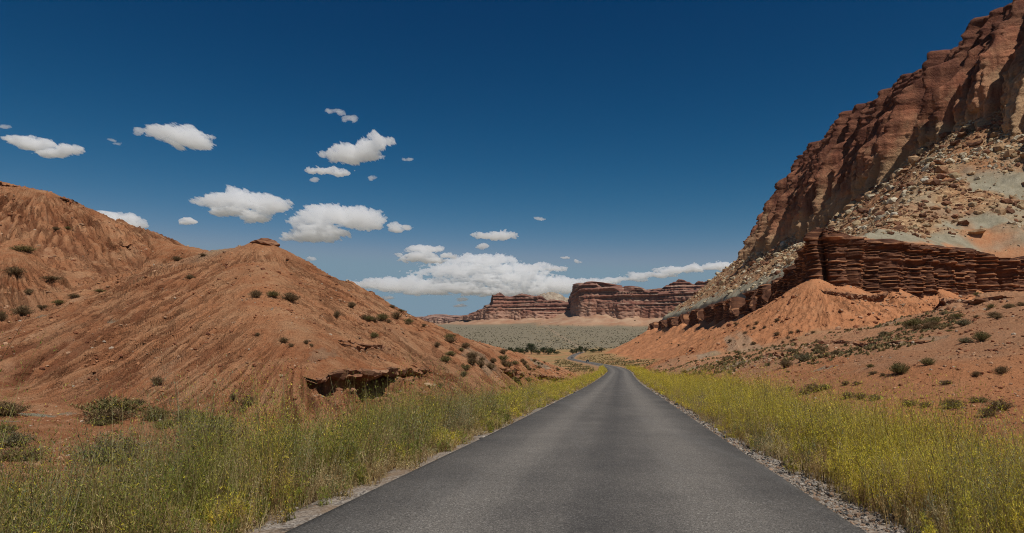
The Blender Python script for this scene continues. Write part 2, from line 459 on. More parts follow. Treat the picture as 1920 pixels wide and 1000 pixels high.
# mesas
MESAS = {
 'near': dict(path=[(262, 2950), (236, 2700), (226, 2480), (226, 2330), (238, 2285), (300, 2270), (360, 2225), (420, 2240), (520, 2190), (640, 2150), (800, 2090), (1000, 2050)]),
 'mid': dict(path=[(-250, 3100), (-170, 2850), (-118, 2660), (-110, 2600), (-80, 2560), (0, 2570), (90, 2530), (180, 2540), (262, 2500), (400, 2450)]),
 'far': dict(path=[(-1100, 4450), (-760, 4250), (-560, 4060), (-470, 3960), (-380, 3900), (-270, 3700), (-215, 3560), (-175, 3500), (-60, 3450)]),
}
for k_, mm in MESAS.items():
    mm['p'], mm['s'] = resample(mm['path'], 9)
    mm['p'] = smooth_path(mm['p'], 3)

_mr = np.random.default_rng(5)
MOUNDS = []
for _ in range(120):
    y = 32 * (240 / 32) ** _mr.random(); x = road_x(y) + 10 + _mr.random() * (14 + y * .42)
    MOUNDS.append((x, y, .25 + _mr.random() * .9 * min(1.6, y / 70), (2.2 + _mr.random() * 4) * (1 + y / 120), .5 + _mr.random(), _mr.random() * 3))
for u, v, y, h, r in ((1640, 612, 92, 2.2, 8), (1740, 598, 95, 2.6, 9), (1850, 640, 60, 1.6, 7), (1620, 655, 75, 1.2, 6), (1700, 640, 70, 1.3, 6), (1560, 640, 130, 1.3, 9), (1900, 600, 78, 2.0, 9), (1455, 690, 85, .9, 4), (1560, 690, 68, .8, 4)):
    x = (u - 960) / FPX * y; MOUNDS.append((x, y, h, r, .7, .4))

PATCHES = []  # pale salt and clay patches
CUTS = []     # notches under the rock lips, filled in once the plain hill is known

def terrain(x, y, fine=True, cuts=True):
    """height and surface description at (x, y)"""
    shp = x.shape
    x = np.asarray(x, F32).ravel(); y = np.asarray(y, F32).ravel(); N = x.size
    z = base_h(x.astype(np.float64), y.astype(np.float64)).astype(F32)
    zone = np.zeros((N, 3), F32); zoneb = np.zeros((N, 3), F32); rill = np.full(N, .5, F32); fan = np.zeros(N, F32); flow = np.zeros((N, 3), F32); part = np.zeros(N, np.int8)
    lat = road_lat(x, y).astype(F32); al = np.abs(lat)
    dist = np.sqrt(x * x + y * y)
    # low relief of the valley floor
    away = sstep(5, 16, al)
    z += away * (.35 * fbm(x / 9, y / 9, 3, 21) * np.clip(dist / 40, .3, 3) * (1 - sstep(250, 700, dist)) + 1.4 * fbm(x / 60, y / 60, 3, 25) * sstep(40, 200, dist) * (1 - .6 * sstep(500, 1200, dist)))
    m = np.where((x > 5) & (y > 20) & (y < 330))[0]
    mz = np.zeros(N, F32)
    for (mx, my, mh, mr, el, an) in MOUNDS:
        ca, sa = math.cos(an), math.sin(an)
        dx = (x[m] - F32(mx)); dy = (y[m] - F32(my))
        a = (dx * ca + dy * sa) / F32(mr); b_ = (-dx * sa + dy * ca) / F32(mr * el)
        q = np.clip(1 - (a * a + b_ * b_) / 4, 0, 1)
        mz[m] += F32(mh) * q * q * (3 - 2 * q) 
    z += np.minimum(mz, .9 + .28 * mz) * away
    zone[:, 2] = np.maximum(zone[:, 2], 0.22 * sstep(1.9, 2.6, mz + .9 * fbm(x / 5, y / 5, 3, 33)) * (y < 300))
    # dry grass cover down the valley
    gv = sstep(150, 330, y) * (1 - sstep(1000, 1100, y)) * (x < 150)
    gv = np.maximum(gv, .55 * sstep(.0, .5, fbm(x / 14, y / 30, 4, 41)) * sstep(60, 130, y) * (al < 70))
    zoneb[:, 1] = gv * np.clip(.95 - .5 * sstep(-.1, .4, fbm(x / 25, y / 60, 3, 43)) - .3 * sstep(15, 60, al), 0, 1)
    zone[:, 1] = sstep(960, 1060, y)
    # ---- left hill
    m = np.where((x < road_x(y) - 6) & (y < 215) & (y > 8) & (x > -170))[0]
    if m.size:
        xm, ym = x[m], y[m]
        w1 = 2.2 * fbm(xm / 13, ym / 13, 3, 51); w2 = 2.2 * fbm(xm / 13 + 9, ym / 13, 3, 52)
        best = None
        for (rg, rs, kk, rr, off) in ((HR1, HS1, HK1, .7, 0), (HR2, HS2, .50, 1.6, 200), (HR3, HS3, .47, 2.0, 400), (HR4, HS4, .50, 1.6, 700)):
            e, s, d, an = envelope(xm + w1 * .25, ym + w2 * .25, rg, rs, kk, rr)
            q = s * 1.0 + an * 8.0 + off
            if best is None: best, bs, bd = e, q, d
            else:
                mm = e > best
                h_ = np.clip(.5 + .5 * (best - e) / .5, 0, 1)
                best = np.where(np.abs(best - e) < .5, lerp(e, best, h_) + .5 * h_ * (1 - h_), np.maximum(best, e))
                bs = np.where(mm, q, bs); bd = np.where(mm, d, bd)
        gz = z[m]
        hh = best - gz
        # smooth foot
        kf = 1.3
        h_ = np.clip(.5 + .5 * (best - gz) / kf, 0, 1)
        zz = lerp(gz, best, h_) + kf * h_ * (1 - h_) * .6
        on = sstep(-.3, 1.2, hh)
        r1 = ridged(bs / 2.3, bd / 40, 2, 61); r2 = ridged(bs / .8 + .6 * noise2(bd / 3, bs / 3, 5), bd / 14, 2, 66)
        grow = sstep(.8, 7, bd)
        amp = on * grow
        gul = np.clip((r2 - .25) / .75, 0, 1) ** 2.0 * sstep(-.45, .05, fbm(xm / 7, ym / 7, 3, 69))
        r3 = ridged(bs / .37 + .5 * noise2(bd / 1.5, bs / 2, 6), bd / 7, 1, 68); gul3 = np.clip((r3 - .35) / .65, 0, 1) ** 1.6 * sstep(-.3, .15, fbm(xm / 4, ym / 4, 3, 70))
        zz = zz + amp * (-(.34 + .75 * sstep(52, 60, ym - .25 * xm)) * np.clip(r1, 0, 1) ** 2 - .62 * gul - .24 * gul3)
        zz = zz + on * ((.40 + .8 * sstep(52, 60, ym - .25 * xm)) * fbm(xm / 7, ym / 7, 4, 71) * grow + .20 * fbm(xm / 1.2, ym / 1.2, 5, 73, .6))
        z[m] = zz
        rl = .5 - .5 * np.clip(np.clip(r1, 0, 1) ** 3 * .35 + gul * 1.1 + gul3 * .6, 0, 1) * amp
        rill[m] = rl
        part[m] = np.where(hh > -.15, 1, part[m])
        flow[m] = np.stack([bs, bd, amp], 1)
        zoneb[m, 1] *= 1 - on
        # pale caps near the saddle and the knob
        cap = np.exp(-((xm + 24) ** 2 + (ym - 56) ** 2) / 14) * .5
        zone[m, 2] = np.maximum(zone[m, 2] * (1 - on), cap * .6)
    # ---- escarpment on the right
    m = np.where((x > 28) & (y > 60) & (y < 1500) & (x > y * .055))[0]
    if m.size:
        xm, ym = x[m], y[m]
        ins = inside(xm, ym, LPOLY)
        dl, sl = path_dist(xm, ym, LP, LS)
        foot = np.interp(sl, LS, LFOOT).astype(F32)
        zz = z[m].copy(); zin = zz.copy()
        near = np.where((~ins | (dl < 12)) & (dl < 110))[0]
        ap = np.full(m.size, -1e9, F32); aps = np.zeros(m.size, F32); apd = np.zeros(m.size, F32)
        if near.size:
            wx = 1.0 * fbm(xm[near] / 7, ym[near] / 7, 2, 81)
            e, s, d, an = envelope(xm[near] + wx, ym[near] + wx, np.column_stack([LP, LFOOT]), LS, .60, 1.0)
            d = np.where(d > 0, d, 0)
            # the fans flatten towards their foot
            e = e + .0022 * np.clip(d - 12, 0, 60) ** 2
            ap[near] = e; aps[near] = s + an * 12. ; apd[near] = d
        h_ = np.clip(.5 + .5 * (ap - zz) / 2.5, 0, 1)
        slope = lerp(zz, ap, h_) + 2.5 * h_ * (1 - h_) * .6
        slope = np.where(ap > -1e8, slope, zz)
        on = sstep(-.5, 2.0, ap - zz)
        sc_ = np.clip(ym / 190, .8, 3)
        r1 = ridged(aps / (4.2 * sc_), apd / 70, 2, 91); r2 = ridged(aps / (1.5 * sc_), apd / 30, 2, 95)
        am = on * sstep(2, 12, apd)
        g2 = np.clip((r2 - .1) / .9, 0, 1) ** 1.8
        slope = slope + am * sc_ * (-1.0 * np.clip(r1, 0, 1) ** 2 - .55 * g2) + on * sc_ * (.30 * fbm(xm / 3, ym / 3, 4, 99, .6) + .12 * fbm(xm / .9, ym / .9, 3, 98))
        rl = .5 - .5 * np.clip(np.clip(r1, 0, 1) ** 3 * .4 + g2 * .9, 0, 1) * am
        outz = slope
        # above the ledge: red beds, clay, then talus to the foot of the cliff
        ins2 = inside(xm, ym, RPOLY)
        dr, sr = path_dist(xm, ym, RP, RS)
        yr = np.interp(sr, RS, RP[:, 1]).astype(F32)
        zb_ = rim_base(yr).astype(F32); zt_ = rim_top(yr).astype(F32)
        lt = ledge_top(ym).astype(F32)
        d8 = np.clip(dl - 7, 0, None)
        t = d8 / (d8 + dr + 1e-3)
        tal = lt + (zb_ - lt) * (t ** 1.06) + .9 * sstep(0, .1, t) * (3.0 * fbm(xm / 30, ym / 30, 3, 101) + 1.3 * fbm(xm / 9, ym / 9, 3, 105) + .7 * fbm(xm / 2.6, ym / 2.6, 3, 107)) * (1 - sstep(.93, 1, t) * .7)
        # chutes running down the talus
        tal = tal - 4.0 * np.clip(ridged(sr / 26, dr / 160, 2, 109), 0, 1) ** 2 * sstep(.1, .4, t) * (1 - sstep(.85, 1, t))
        wd = np.maximum(np.interp(ym, [215, 260, 400], [7, 12, 17]), np.interp(xm, [166, 185], [7, 20]) * (ym < 330))
        inz = lerp(np.minimum(slope, foot + 1), tal, np.clip((dl - 4.2) / (wd - 4.2), 0, 1) ** np.interp(ym, [215, 260], [1.5, .8]))
        top = lerp(tal, zt_ - 3 + .06 * np.minimum(dr, 400) + 2 * fbm(xm / 25, ym / 25, 3, 111), sstep(22, 28, dr))
        inz = np.where(ins2, top, inz)
        z[m] = np.where(ins, inz, outz)
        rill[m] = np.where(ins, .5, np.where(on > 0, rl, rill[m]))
        part[m] = np.where(ins, 2, np.where(ap > zz - .3, 3, part[m]))
        tz = np.where(ins, 1.0, 0).astype(F32)
        fan[m] = np.where(ins, .3, on)
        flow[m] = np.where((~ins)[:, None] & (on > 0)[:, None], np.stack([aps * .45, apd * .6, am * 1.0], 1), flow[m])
        edge = fbm(xm / 22, ym / 22, 4, 121)
        redtop = (1 - sstep(15, 22, dl + 9 * edge)) * ins       # red beds above the ledge
        clay = ins * sstep(10, 14, dl + 7 * edge) * (1 - sstep(24, 32, dl + 12 * edge)) * sstep(-.12, .12, fbm(xm / 34, ym / 34, 3, 125) + .10 + .25 * (ym > 240))
        clay = np.maximum(clay, ins * np.exp(-(((xm - 186) / 26) ** 2 + ((ym - 262) / 22) ** 2)) * 1.3 * sstep(-.25, .1, edge))
        clay = np.clip(clay, 0, 1)
        zone[m, 0] = np.clip(tz - redtop, 0, 1)
        zone[m, 2] = np.where(ins, clay, zone[m, 2] * (1 - on))
        zone[m, 1] = np.where(ins, 0, zone[m, 1] * (1 - on))
        zoneb[m, 1] = np.where(ins, 0, zoneb[m, 1] * (1 - on))
    # ---- aprons under the mesas
    m = np.where(y > 1500)[0]
    if m.size:
        xm, ym = x[m], y[m]; zz = z[m]
        for nm, (up, k) in {'near': (34, .42), 'mid': (22, .34), 'far': (14, .2)}.items():
            p, s = MESAS[nm]['p'], MESAS[nm]['s']
            d, ss = path_dist(xm, ym, p, s)
            inm = inside(xm, ym, np.concatenate([p, [(p[-1, 0] + 600, 6000), (p[0, 0], 6000)]]))
            cone = up * (1 + .55 * fbm(ss / 130, ss * 0, 3, 131)) 
            ee = np.where(inm, cone, cone * np.exp(-d / (cone / k)) - d * .02)
            zz2 = zz + np.clip(ee, 0, None) * 1.0
            on = np.where(inm, 1, sstep(3, 12, ee + 3 * fbm(xm / 60, ym / 60, 3, 135)))
            zz = zz2 
            zoneb[m, 2] = np.maximum(zoneb[m, 2], on)
        zz = zz + zoneb[m, 2] * 4 * ridged(xm / 70, ym / 70, 3, 137)
        zone[m, 1] = np.clip(zone[m, 1] - zoneb[m, 2], 0, 1)
        z[m] = zz
        zone[m, 2] = 0
    for (px_, py_, ra, rb_, st_) in PATCHES:
        m = np.where((np.abs(x - px_) < 2 * ra) & (np.abs(y - py_) < 2 * rb_))[0]
        if m.size:
            q = 1 - ((x[m] - px_) / ra) ** 2 - ((y[m] - py_) / rb_) ** 2 + .9 * fbm(x[m] / (ra * .5), y[m] / (rb_ * .5), 4, 161)
            zone[m, 2] = np.maximum(zone[m, 2], st_ * sstep(.1, .6, q))
    right = sstep(4, 9, lat) * (y < 420) * (part == 0) * np.clip(.85 + .7 * fbm(x / 12, y / 16, 4, 163), .25, 1)  # right flats: orange soil, lightened further as brightness painted into the colour
    fan = np.maximum(fan, right)
    # ---- road bed
    rz = road_z(y).astype(F32)
    ditch = -.28 * np.exp(-((al - 6.0) / 1.7) ** 2)
    wb = 1 - sstep(3.9, 9.5, al)
    wb = np.where((y < 1020), wb, 0)
    z = lerp(z, rz - .10 - .035 * np.clip(al - 3.2, 0, 8) + ditch * sstep(3.9, 5, al) * (y < 300), wb)
    zoneb[:, 0] = np.clip((1 - sstep(4.2, 6.6 + 1.2 * noise2(x / 2, y / 2, 141), al)) * (1 - .35 * sstep(120, 400, y)), 0, 1)
    zoneb[:, 1] *= 1 - sstep(.5, 1, wb)
    if fine:
        k = (1 - wb) * (dist < 400)
        z = z + k * (.06 * fbm(x / .6, y / .6, 4, 151, .6) * np.clip(dist / 25, .6, 4))
    if cuts:
        for c in CUTS: z = c(x, y, z, rill)
    part = np.where((part == 0) & (y > 980), 4, part)
    return dict(z=z.reshape(shp), zone=zone, zoneb=zoneb, rill=rill, part=part, fan=fan, flow=flow)

def ground_z(x, y): 
    return terrain(np.atleast_1d(np.asarray(x, float)), np.atleast_1d(np.asarray(y, float)))['z']

def hits(uv, y0=5, y1=1400, n=900):
    """first terrain points along the sight lines through photograph pixels"""
    uv = np.atleast_2d(np.asarray(uv, float)); out = []
    ys = y0 * (y1 / y0) ** np.linspace(0, 1, n)
    for c in range(0, len(uv), 60):
        q = uv[c:c + 60]
        X = (q[:, 0:1] - 960) / FPX * ys; Y = np.broadcast_to(ys, X.shape); Z = CAMZ + (HZ - q[:, 1:2]) / FPX * ys
        H = terrain(X, Y, fine=False, cuts=False)['z']
        b = (Z <= H); i = np.where(b.any(1), b.argmax(1), n - 1); i0 = np.maximum(i - 1, 0)
        r = np.arange(len(q)); a0 = (Z - H)[r, i0]; a1 = (Z - H)[r, i]
        t = np.clip(a0 / (a0 - a1 + 1e-9), 0, 1); yy = ys[i0] + t * (ys[i] - ys[i0])
        out.append(np.column_stack([(q[:, 0] - 960) / FPX * yy, yy, CAMZ + (HZ - q[:, 1]) / FPX * yy]))
    return np.concatenate(out)

print('setup', time.time() - T0)

# ------------------------------------------------------------------ materials made once
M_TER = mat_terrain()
M_LEDGE = mat_rock('banded red sandstone', (.05, .022, .014), (.12, .05, .028), (.20, .09, .05), band=2.6, streak=.25, scale=1.6, bumpd=.35, bands=None, hard=(.40, .19, .095))  # dark soft beds carry painted recess shade as well as rock colour
M_LIP = mat_rock('crumbling dark ledge rock', (.16, .07, .04), (.34, .16, .085), (.42, .25, .15), band=4, streak=.2, scale=5, bumpd=.12)
M_CLIFF = mat_rock('varnished cliff sandstone', (.115, .042, .026), (.42, .162, .088), (.54, .27, .145), band=.4, streak=.85, scale=.8, bumpd=1.5, zonegrad=(.52, .34, .19), varnish=(.12, .046, .031))
M_MESA = mat_rock('mesa sandstone', (.15, .055, .038), (.34, .15, .095), (.44, .25, .165), band=.22, streak=.6, scale=.25, bumpd=2.5, zonegrad=(.40, .24, .165), varnish=(.17, .075, .055), bands=(.50, .40, .29))
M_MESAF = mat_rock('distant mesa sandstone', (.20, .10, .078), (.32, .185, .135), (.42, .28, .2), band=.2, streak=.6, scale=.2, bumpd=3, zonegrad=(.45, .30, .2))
M_DOME = mat_rock('pale dome sandstone', (.24, .17, .12), (.42, .34, .25), (.52, .45, .34), band=.3, streak=.5, scale=.3, bumpd=2)
M_STONE = mat_stones('talus stone', None, None, 1.6)
M_GRAVEL = mat_stones('gravel stone', None, None, 40)
M_LEAF = mat_leaf('weed leaves', .40)
M_SHRUB = mat_leaf('shrub leaves', .2)
M_STEM = simple_mat('woody stems', (.16, .115, .075), .9, spec=.1)

# ------------------------------------------------------------------ rock lips on the hillside (carve notches first)
LIPS = [ # pixel path, lip thickness, notch depth, notch reach, overhang
 ([(594, 716), (604, 704), (622, 696), (645, 692), (668, 693), (692, 694), (712, 690), (735, 693), (760, 694), (789, 691), (798, 699)], .40, 1.55, 2.8, 1.35, [(0, .3), (.08, .9), (.2, 1.05), (.42, 1.1), (.52, .8), (.58, .35), (.72, .42), (.9, .45), (1, .2)]),
 ([(636, 640), (655, 641), (690, 646), (722, 649)], .26, .42, .8, .35),
 ([(640, 646), (663, 652), (680, 651)], .22, .35, .7, .30),
 ([(708, 668), (716, 674)], .2, .4, .6, .25),
 ([(943, 694), (958, 697), (972, 699)], .5, .9, 2.0, .6),
 ([(980, 700), (1000, 702), (1018, 704), (1045, 707), (1062, 709)], .42, .75, 1.6, .55),
 ([(0, 343), (12, 347), (26, 350)], .5, .6, 1.2, .5),
 ([(112, 372), (130, 376), (155, 386)], .35, .4, .8, .4),
 ([(232, 462), (240, 459), (250, 458)], .2, .3, .5, .25),
 ([(1540, 641), (1575, 639), (1615, 643), (1650, 645), (1735, 642)], .45, .55, 1.4, .5),
 ([(1440, 665), (1462, 662), (1480, 664)], .5, .7, 1.6, .5),
 ([(1545, 548), (1580, 550), (1625, 556), (1665, 548)], 1.1, 2.2, 3.5, 1.4),
 ([(1722, 552), (1770, 560), (1825, 566), (1880, 560)], 1.0, 2.0, 3.5, 1.4),
]
for (u, v, ru, rv, st_) in ((62, 778, 46, 8, 1.0), (20, 790, 30, 4, .7), (125, 776, 22, 5, .7), (215, 800 - 195, 14, 5, .7), (75, 594, 24, 6, .6), (1372, 686, 34, 5, .75), (1550, 690, 22, 5, .7), (1330, 668, 26, 3, .6), (1400, 655, 30, 4, .5), (1660, 607, 60, 6, .55), (1730, 640, 70, 5, .5), (1480, 650, 40, 4, .45), (1300, 690, 20, 3, .7), (610, 668, 34, 10, .25), (410, 470, 30, 6, .7), (900, 672, 40, 7, .4), (1010, 682, 26, 4, .6)):
    p = hits([(u, v)])[0]; k = p[1] / FPX
    PATCHES.append((p[0], p[1], ru * k, max(ru * .45 * k, rv * k * p[1] / max(1.5, CAMZ - p[2] + 1.0) * .35 if v > 640 else rv * k * 2), st_))
LIPD = []
for path, th, dep, reach, over, *df in LIPS:
    df = df[0] if df else [(0, .2), (.15, .95), (.85, .95), (1, .2)]
    h3 = hits(path)
    pp, ss = resample(h3, max(.12, np.linalg.norm(h3[-1] - h3[0]) / 90))
    # jagged line in plan
    LIPD.append((pp, ss, th, dep, reach, over, df))
def _cutter(pp, ss, dep, reach, df):
    dq, dv_ = np.array(df).T
    lo = pp[:, :2].min(0) - reach - 2; hi = pp[:, :2].max(0) + reach + 2
    q = np.array(pp[:, :2]); dv = q[-1] - q[0]; L = np.linalg.norm(dv)
    # downhill side is the side facing the valley axis (towards the viewer's side of the line)
    nrm = np.array([dv[1], -dv[0]]) / L
    def f(x, y, z, rill):
        m = np.where((x > lo[0]) & (x < hi[0]) & (y > lo[1]) & (y < hi[1]))[0]
        if not m.size: return z
        d, s = path_dist(x[m], y[m], pp, ss)
        px = np.interp(s, ss, pp[:, 0]); py = np.interp(s, ss, pp[:, 1])
        sd = (x[m] - px) * nrm[0] + (y[m] - py) * nrm[1]
        e = np.where(sd > 0, d, -d)
        jag = .18 * dep * fbm(s / (dep * .9), s * 0 + 1.7, 3, 77)
        tot = ss[-1]
        endf = np.interp(s / tot, dq, dv_) * (.8 + .5 * fbm(s / (dep * 2.5), s * 0, 2, 79))
        rc = reach * np.clip(.25 + .75 * endf, .3, 1)
        prof = sstep(-.30 * dep - .1, -.24 * dep - .06, e + jag) * (1 - sstep(.25 * rc, rc, e)) * (d < reach + 1)
        z2 = z.copy(); z2[m] = z[m] - dep * np.clip(endf, 0, 1.2) * prof
        return z2
    return f, nrm
LIPN = []
for (pp, ss, th, dep, reach, over, df) in LIPD:
    f, nrm = _cutter(pp, ss, dep, reach, df); CUTS.append(f); LIPN.append(nrm)

# ------------------------------------------------------------------ ground sheet
def build_ground():
    u = np.concatenate([-np.geomspace(2600, 260, 60), np.arange(-220, 2141, 2.0), 960 + np.geomspace(1200, 4200, 50)])
    tx = (u - 960) / FPX
    def seg(a, b, r): 
        n = int(math.log(b / a) / r); return np.geomspace(a, b, n, endpoint=False)
    ys = np.concatenate([seg(.9, 7, .03), seg(7, 20, .007), seg(20, 130, .0038), seg(130, 330, .0042), seg(330, 1000, .006), seg(1000, 6200, .012), [6200]])
    X = ys[:, None] * tx; Y = np.repeat(ys[:, None], len(tx), 1)
    nr, nc = X.shape
    print('ground', nr, nc, nr * nc)
    t = terrain(X, Y)
    V = np.stack([X.ravel(), Y.ravel(), t['z'].ravel()], 1)
    Fc = grid_faces(nr, nc)
    fp = t['part'][Fc].max(1)
    info = {0: ('ground', 'red sandy valley floor with scattered scrub on both sides of the road', 'ground'),
            1: ('hill', 'smooth rounded red clay hill with a rocky knob left of the road', 'hill'),
            2: ('talus_slope', 'steep tan rubble slope between the banded ledge and the dark cliff', 'slope'),
            3: ('badland_slope', 'smooth orange debris fans below the banded ledge', 'slope'),
            4: ('plain', 'grey green sage plain rising toward the distant mesas', 'plain')}
    for k, (nm, lb, ct) in info.items():
        f = Fc[fp == k]
        if not len(f): continue
        used = np.unique(f); mp = np.full(len(V), -1, np.int32); mp[used] = np.arange(len(used))
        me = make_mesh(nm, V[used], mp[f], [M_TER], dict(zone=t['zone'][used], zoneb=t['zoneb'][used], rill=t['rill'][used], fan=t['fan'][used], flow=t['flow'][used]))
        tag(link(nm, me), lb, ct, kind='structure')
build_ground()
def build_far_plain():
    X, Y = np.meshgrid(np.linspace(-60000, 60000, 25), np.geomspace(6150, 45000, 12))
    Z = np.full(X.shape, float(ground_z(0, 6100)[0]) - 6)
    n = X.size
    me = make_mesh('plain', np.stack([X, Y, Z], -1).reshape(-1, 3), grid_faces(*X.shape), [M_TER], dict(zone=np.tile([0, 1, 0], (n, 1)), zoneb=np.zeros((n, 3)), rill=np.full(n, .5), fan=np.zeros(n), flow=np.zeros((n, 3))))
    tag(link('plain', me), 'far desert plain stretching to the horizon behind the mesas', 'plain', kind='structure')
build_far_plain()
print('ground done', time.time() - T0)

# ------------------------------------------------------------------ road and shoulders
def build_road():
    ys = [-12.]
    while ys[-1] < 1000: ys.append(ys[-1] + max(.25, abs(ys[-1]) * .012))
    ys = np.array(ys); n = len(ys)
    cx, cz = road_x(ys), road_z(ys)
    tx = np.gradient(cx, ys); L = np.sqrt(1 + tx * tx); nx, ny = 1 / L, -tx / L
    ls = np.concatenate([[-1, -.985], np.linspace(-.95, .95, 23), [.985, 1]])
    V = []; A = []
    for i, l in enumerate(ls):
        rag = (.10 * noise2(ys / .9, ys * 0 + l * 5, 3) + .12 * noise2(ys / 4, ys * 0 + l * 5, 8)) if abs(l) == 1 else 0
        o = l * HALF + np.sign(l) * rag
        z = cz + .045 * (1 - l * l) - (.10 if abs(l) == 1 else 0) + .0005 * ys.clip(0) * (abs(l) < 1)
        V.append(np.stack([cx + nx * o, ys + ny * o, z], 1)); A.append(np.full(n, (l + 1) / 2))
    V = np.stack(V, 1).reshape(-1, 3); A = np.stack(A, 1).ravel()
    me = make_mesh('road', V, grid_faces(n, len(ls))[:, ::-1], [mat_asphalt()], dict(lat=A))
    tag(link('road', me), 'worn grey two lane asphalt road without markings winding down the valley', 'road', kind='structure')
    b = NB('shoulder gravel')
    v = b.voro(38, out='Color'); g = b.sep(v)[0]
    c = b.mix(b.ramp(g, [(.1, 0), (.9, 1)]), (.12, .10, .085), (.46, .41, .35))
    c = b.mix(b.ramp(b.noise(1.1, 5, .7), [(.36, .8), (.62, 0)]), c, (.24, .16, .095))
    c = b.mix(b.ramp(b.noise(3.3, 5, .7), [(.30, .8), (.45, 0)]), c, (.045, .042, .04))
    m = b.bsdf(c, .95, b.bump(g, .8, .025), .1)
    for side in (-1, 1):
        V = []
        ofs = np.array([3.0, 3.25, 3.5, 3.75, 4.0])
        for j, o in enumerate(ofs):
            w = o + (.28 * noise2(ys / 1.3, ys * 0 + side, 13) + .2 * noise2(ys / .4, ys * 0 + side, 14) if j == 4 else 0)
            z = cz - np.array([.03, .035, .05, .075, .16])[j] + .02 * noise2(ys / .5, ys * 0 + j, 15) + .0003 * ys.clip(0)
            V.append(np.stack([cx + nx * side * w, ys + ny * side * w, z], 1))
        V = np.stack(V, 1).reshape(-1, 3); fc = grid_faces(n, 5)
        me = make_mesh('road_shoulder', V, fc[:, ::-1] if side > 0 else fc, [m])
        tag(link('road_shoulder', me), 'pale gravel shoulder along the %s edge of the asphalt road' % ('left' if side < 0 else 'right'), 'shoulder', kind='structure')
build_road()

# ------------------------------------------------------------------ rock walls
def rock_wall(name, P, S, zb, zt, mat, batter, back, nt, dispf, topn=None, label='', cat='cliff', out=1, hardfn=None):
    """wall raised along a plan line; dispf(s, t, z) gives how far it stands out (m)"""
    tx = np.gradient(P[:, 0], S); ty = np.gradient(P[:, 1], S); L = np.sqrt(tx * tx + ty * ty)
    nx, ny = out * ty / L, -out * tx / L            # the open side of the line
    for _ in range(4):
        nx[1:-1] = .25 * nx[:-2] + .5 * nx[1:-1] + .25 * nx[2:]; ny[1:-1] = .25 * ny[:-2] + .5 * ny[1:-1] + .25 * ny[2:]
    L = np.sqrt(nx * nx + ny * ny); nx /= L; ny /= L
    # the side away from the high ground
    t = np.linspace(0, 1, nt); n = len(P)
    if topn is None: topn = np.zeros(n)
    zt = zt + topn
    Z = zb[:, None] + (zt - zb)[:, None] * t
    Sg = np.repeat(S[:, None], nt, 1); Tg = np.repeat(t[None], n, 0)
    D = dispf(Sg, Tg, Z) - batter * Tg
    X = P[:, 0:1] + nx[:, None] * D; Y = P[:, 1:2] + ny[:, None] * D
    rows = [np.stack([X, Y, Z], -1)]; W = [Tg]
    # top running back into the hill
    for (bk, dz) in back:
        e = np.stack([X[:, -1] - nx * bk, Y[:, -1] - ny * bk, Z[:, -1] + dz + .12 * bk * noise2(S / 7, S * 0 + bk, 31)], -1)
        rows.append(e[:, None]); W.append(np.ones((n, 1)))
    V = np.concatenate(rows, 1); W = np.concatenate(W, 1)
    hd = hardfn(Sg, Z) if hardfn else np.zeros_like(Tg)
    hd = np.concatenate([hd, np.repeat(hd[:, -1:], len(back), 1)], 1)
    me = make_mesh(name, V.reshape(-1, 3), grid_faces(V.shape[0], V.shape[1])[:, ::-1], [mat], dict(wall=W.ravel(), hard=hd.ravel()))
    return tag(link(name, me), label, cat, kind='structure')

def beds(z, seed, sc_):
    """hard and soft beds: a stepped profile of height"""
    k = np.floor(z / sc_ + .3 * noise2(z / 3, z * 0, seed)); f = z / sc_ - np.floor(z / sc_)
    return noise2(k * 1.618 + .37, k * 0 + seed, seed)

# banded ledge
lp, ls = resample(LP[(LP[:, 0] < 420)], lambda x, y: max(.42, y * .0017))
lp = smooth_path(lp, 3)
lz0 = np.interp(ls, *(lambda a: (a[1], ledge_foot(a[0][:, 0], a[0][:, 1], a[1])))(resample(LP[(LP[:, 0] < 420)], 3))) * 0 + np.interp(lp[:, 1], [170, 215, 300, 450, 640, 860], [8, 9, 8, 8, 9, 9])
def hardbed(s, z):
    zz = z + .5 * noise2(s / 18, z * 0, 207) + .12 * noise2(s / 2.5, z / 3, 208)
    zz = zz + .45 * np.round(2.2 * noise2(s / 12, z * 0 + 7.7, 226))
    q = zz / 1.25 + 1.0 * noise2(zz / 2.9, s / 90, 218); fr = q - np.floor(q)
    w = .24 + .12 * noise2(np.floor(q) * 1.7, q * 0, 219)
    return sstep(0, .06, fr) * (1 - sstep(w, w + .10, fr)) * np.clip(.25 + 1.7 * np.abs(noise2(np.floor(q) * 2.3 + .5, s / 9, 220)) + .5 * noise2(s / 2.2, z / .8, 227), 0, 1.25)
def ledge_disp(s, t, z):
    sc_ = np.interp(s, [0, ls[-1]], [1, 1])
    butt = 3.6 * ridged(s / 17, z / 60, 1, 201) + 1.7 * ridged(s / 6.5, z / 30, 2, 205)
    zz = z + .5 * noise2(s / 18, z * 0, 207) + .12 * noise2(s / 2.5, z / 3, 208)
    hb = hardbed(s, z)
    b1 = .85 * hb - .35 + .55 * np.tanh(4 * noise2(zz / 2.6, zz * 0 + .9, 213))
    jag = .75 * fbm(s / 2.6, z / 1.3, 4, 215, .6)
    lip = .8 * sstep(.86, .93, t) - 1.5 * sstep(.95, 1.0, t)
    soft = -1.6 * sstep(.30, .24, t) * 0
    crev = -3.4 * np.clip(ridged(s / 12, z / 60, 1, 223) - .76, 0, 1) / .24
    return butt * .7 + b1 * (.85 + .5 * noise2(s / 9, z / 5, 217)) + jag + lip + crev + .8 - 5.5 * np.exp(-((np.interp(s, ls, lp[:, 0]) - 141) / 3.4) ** 2) * (np.interp(s, ls, lp[:, 1]) < 215) * sstep(0, .1, 1.02 - t)
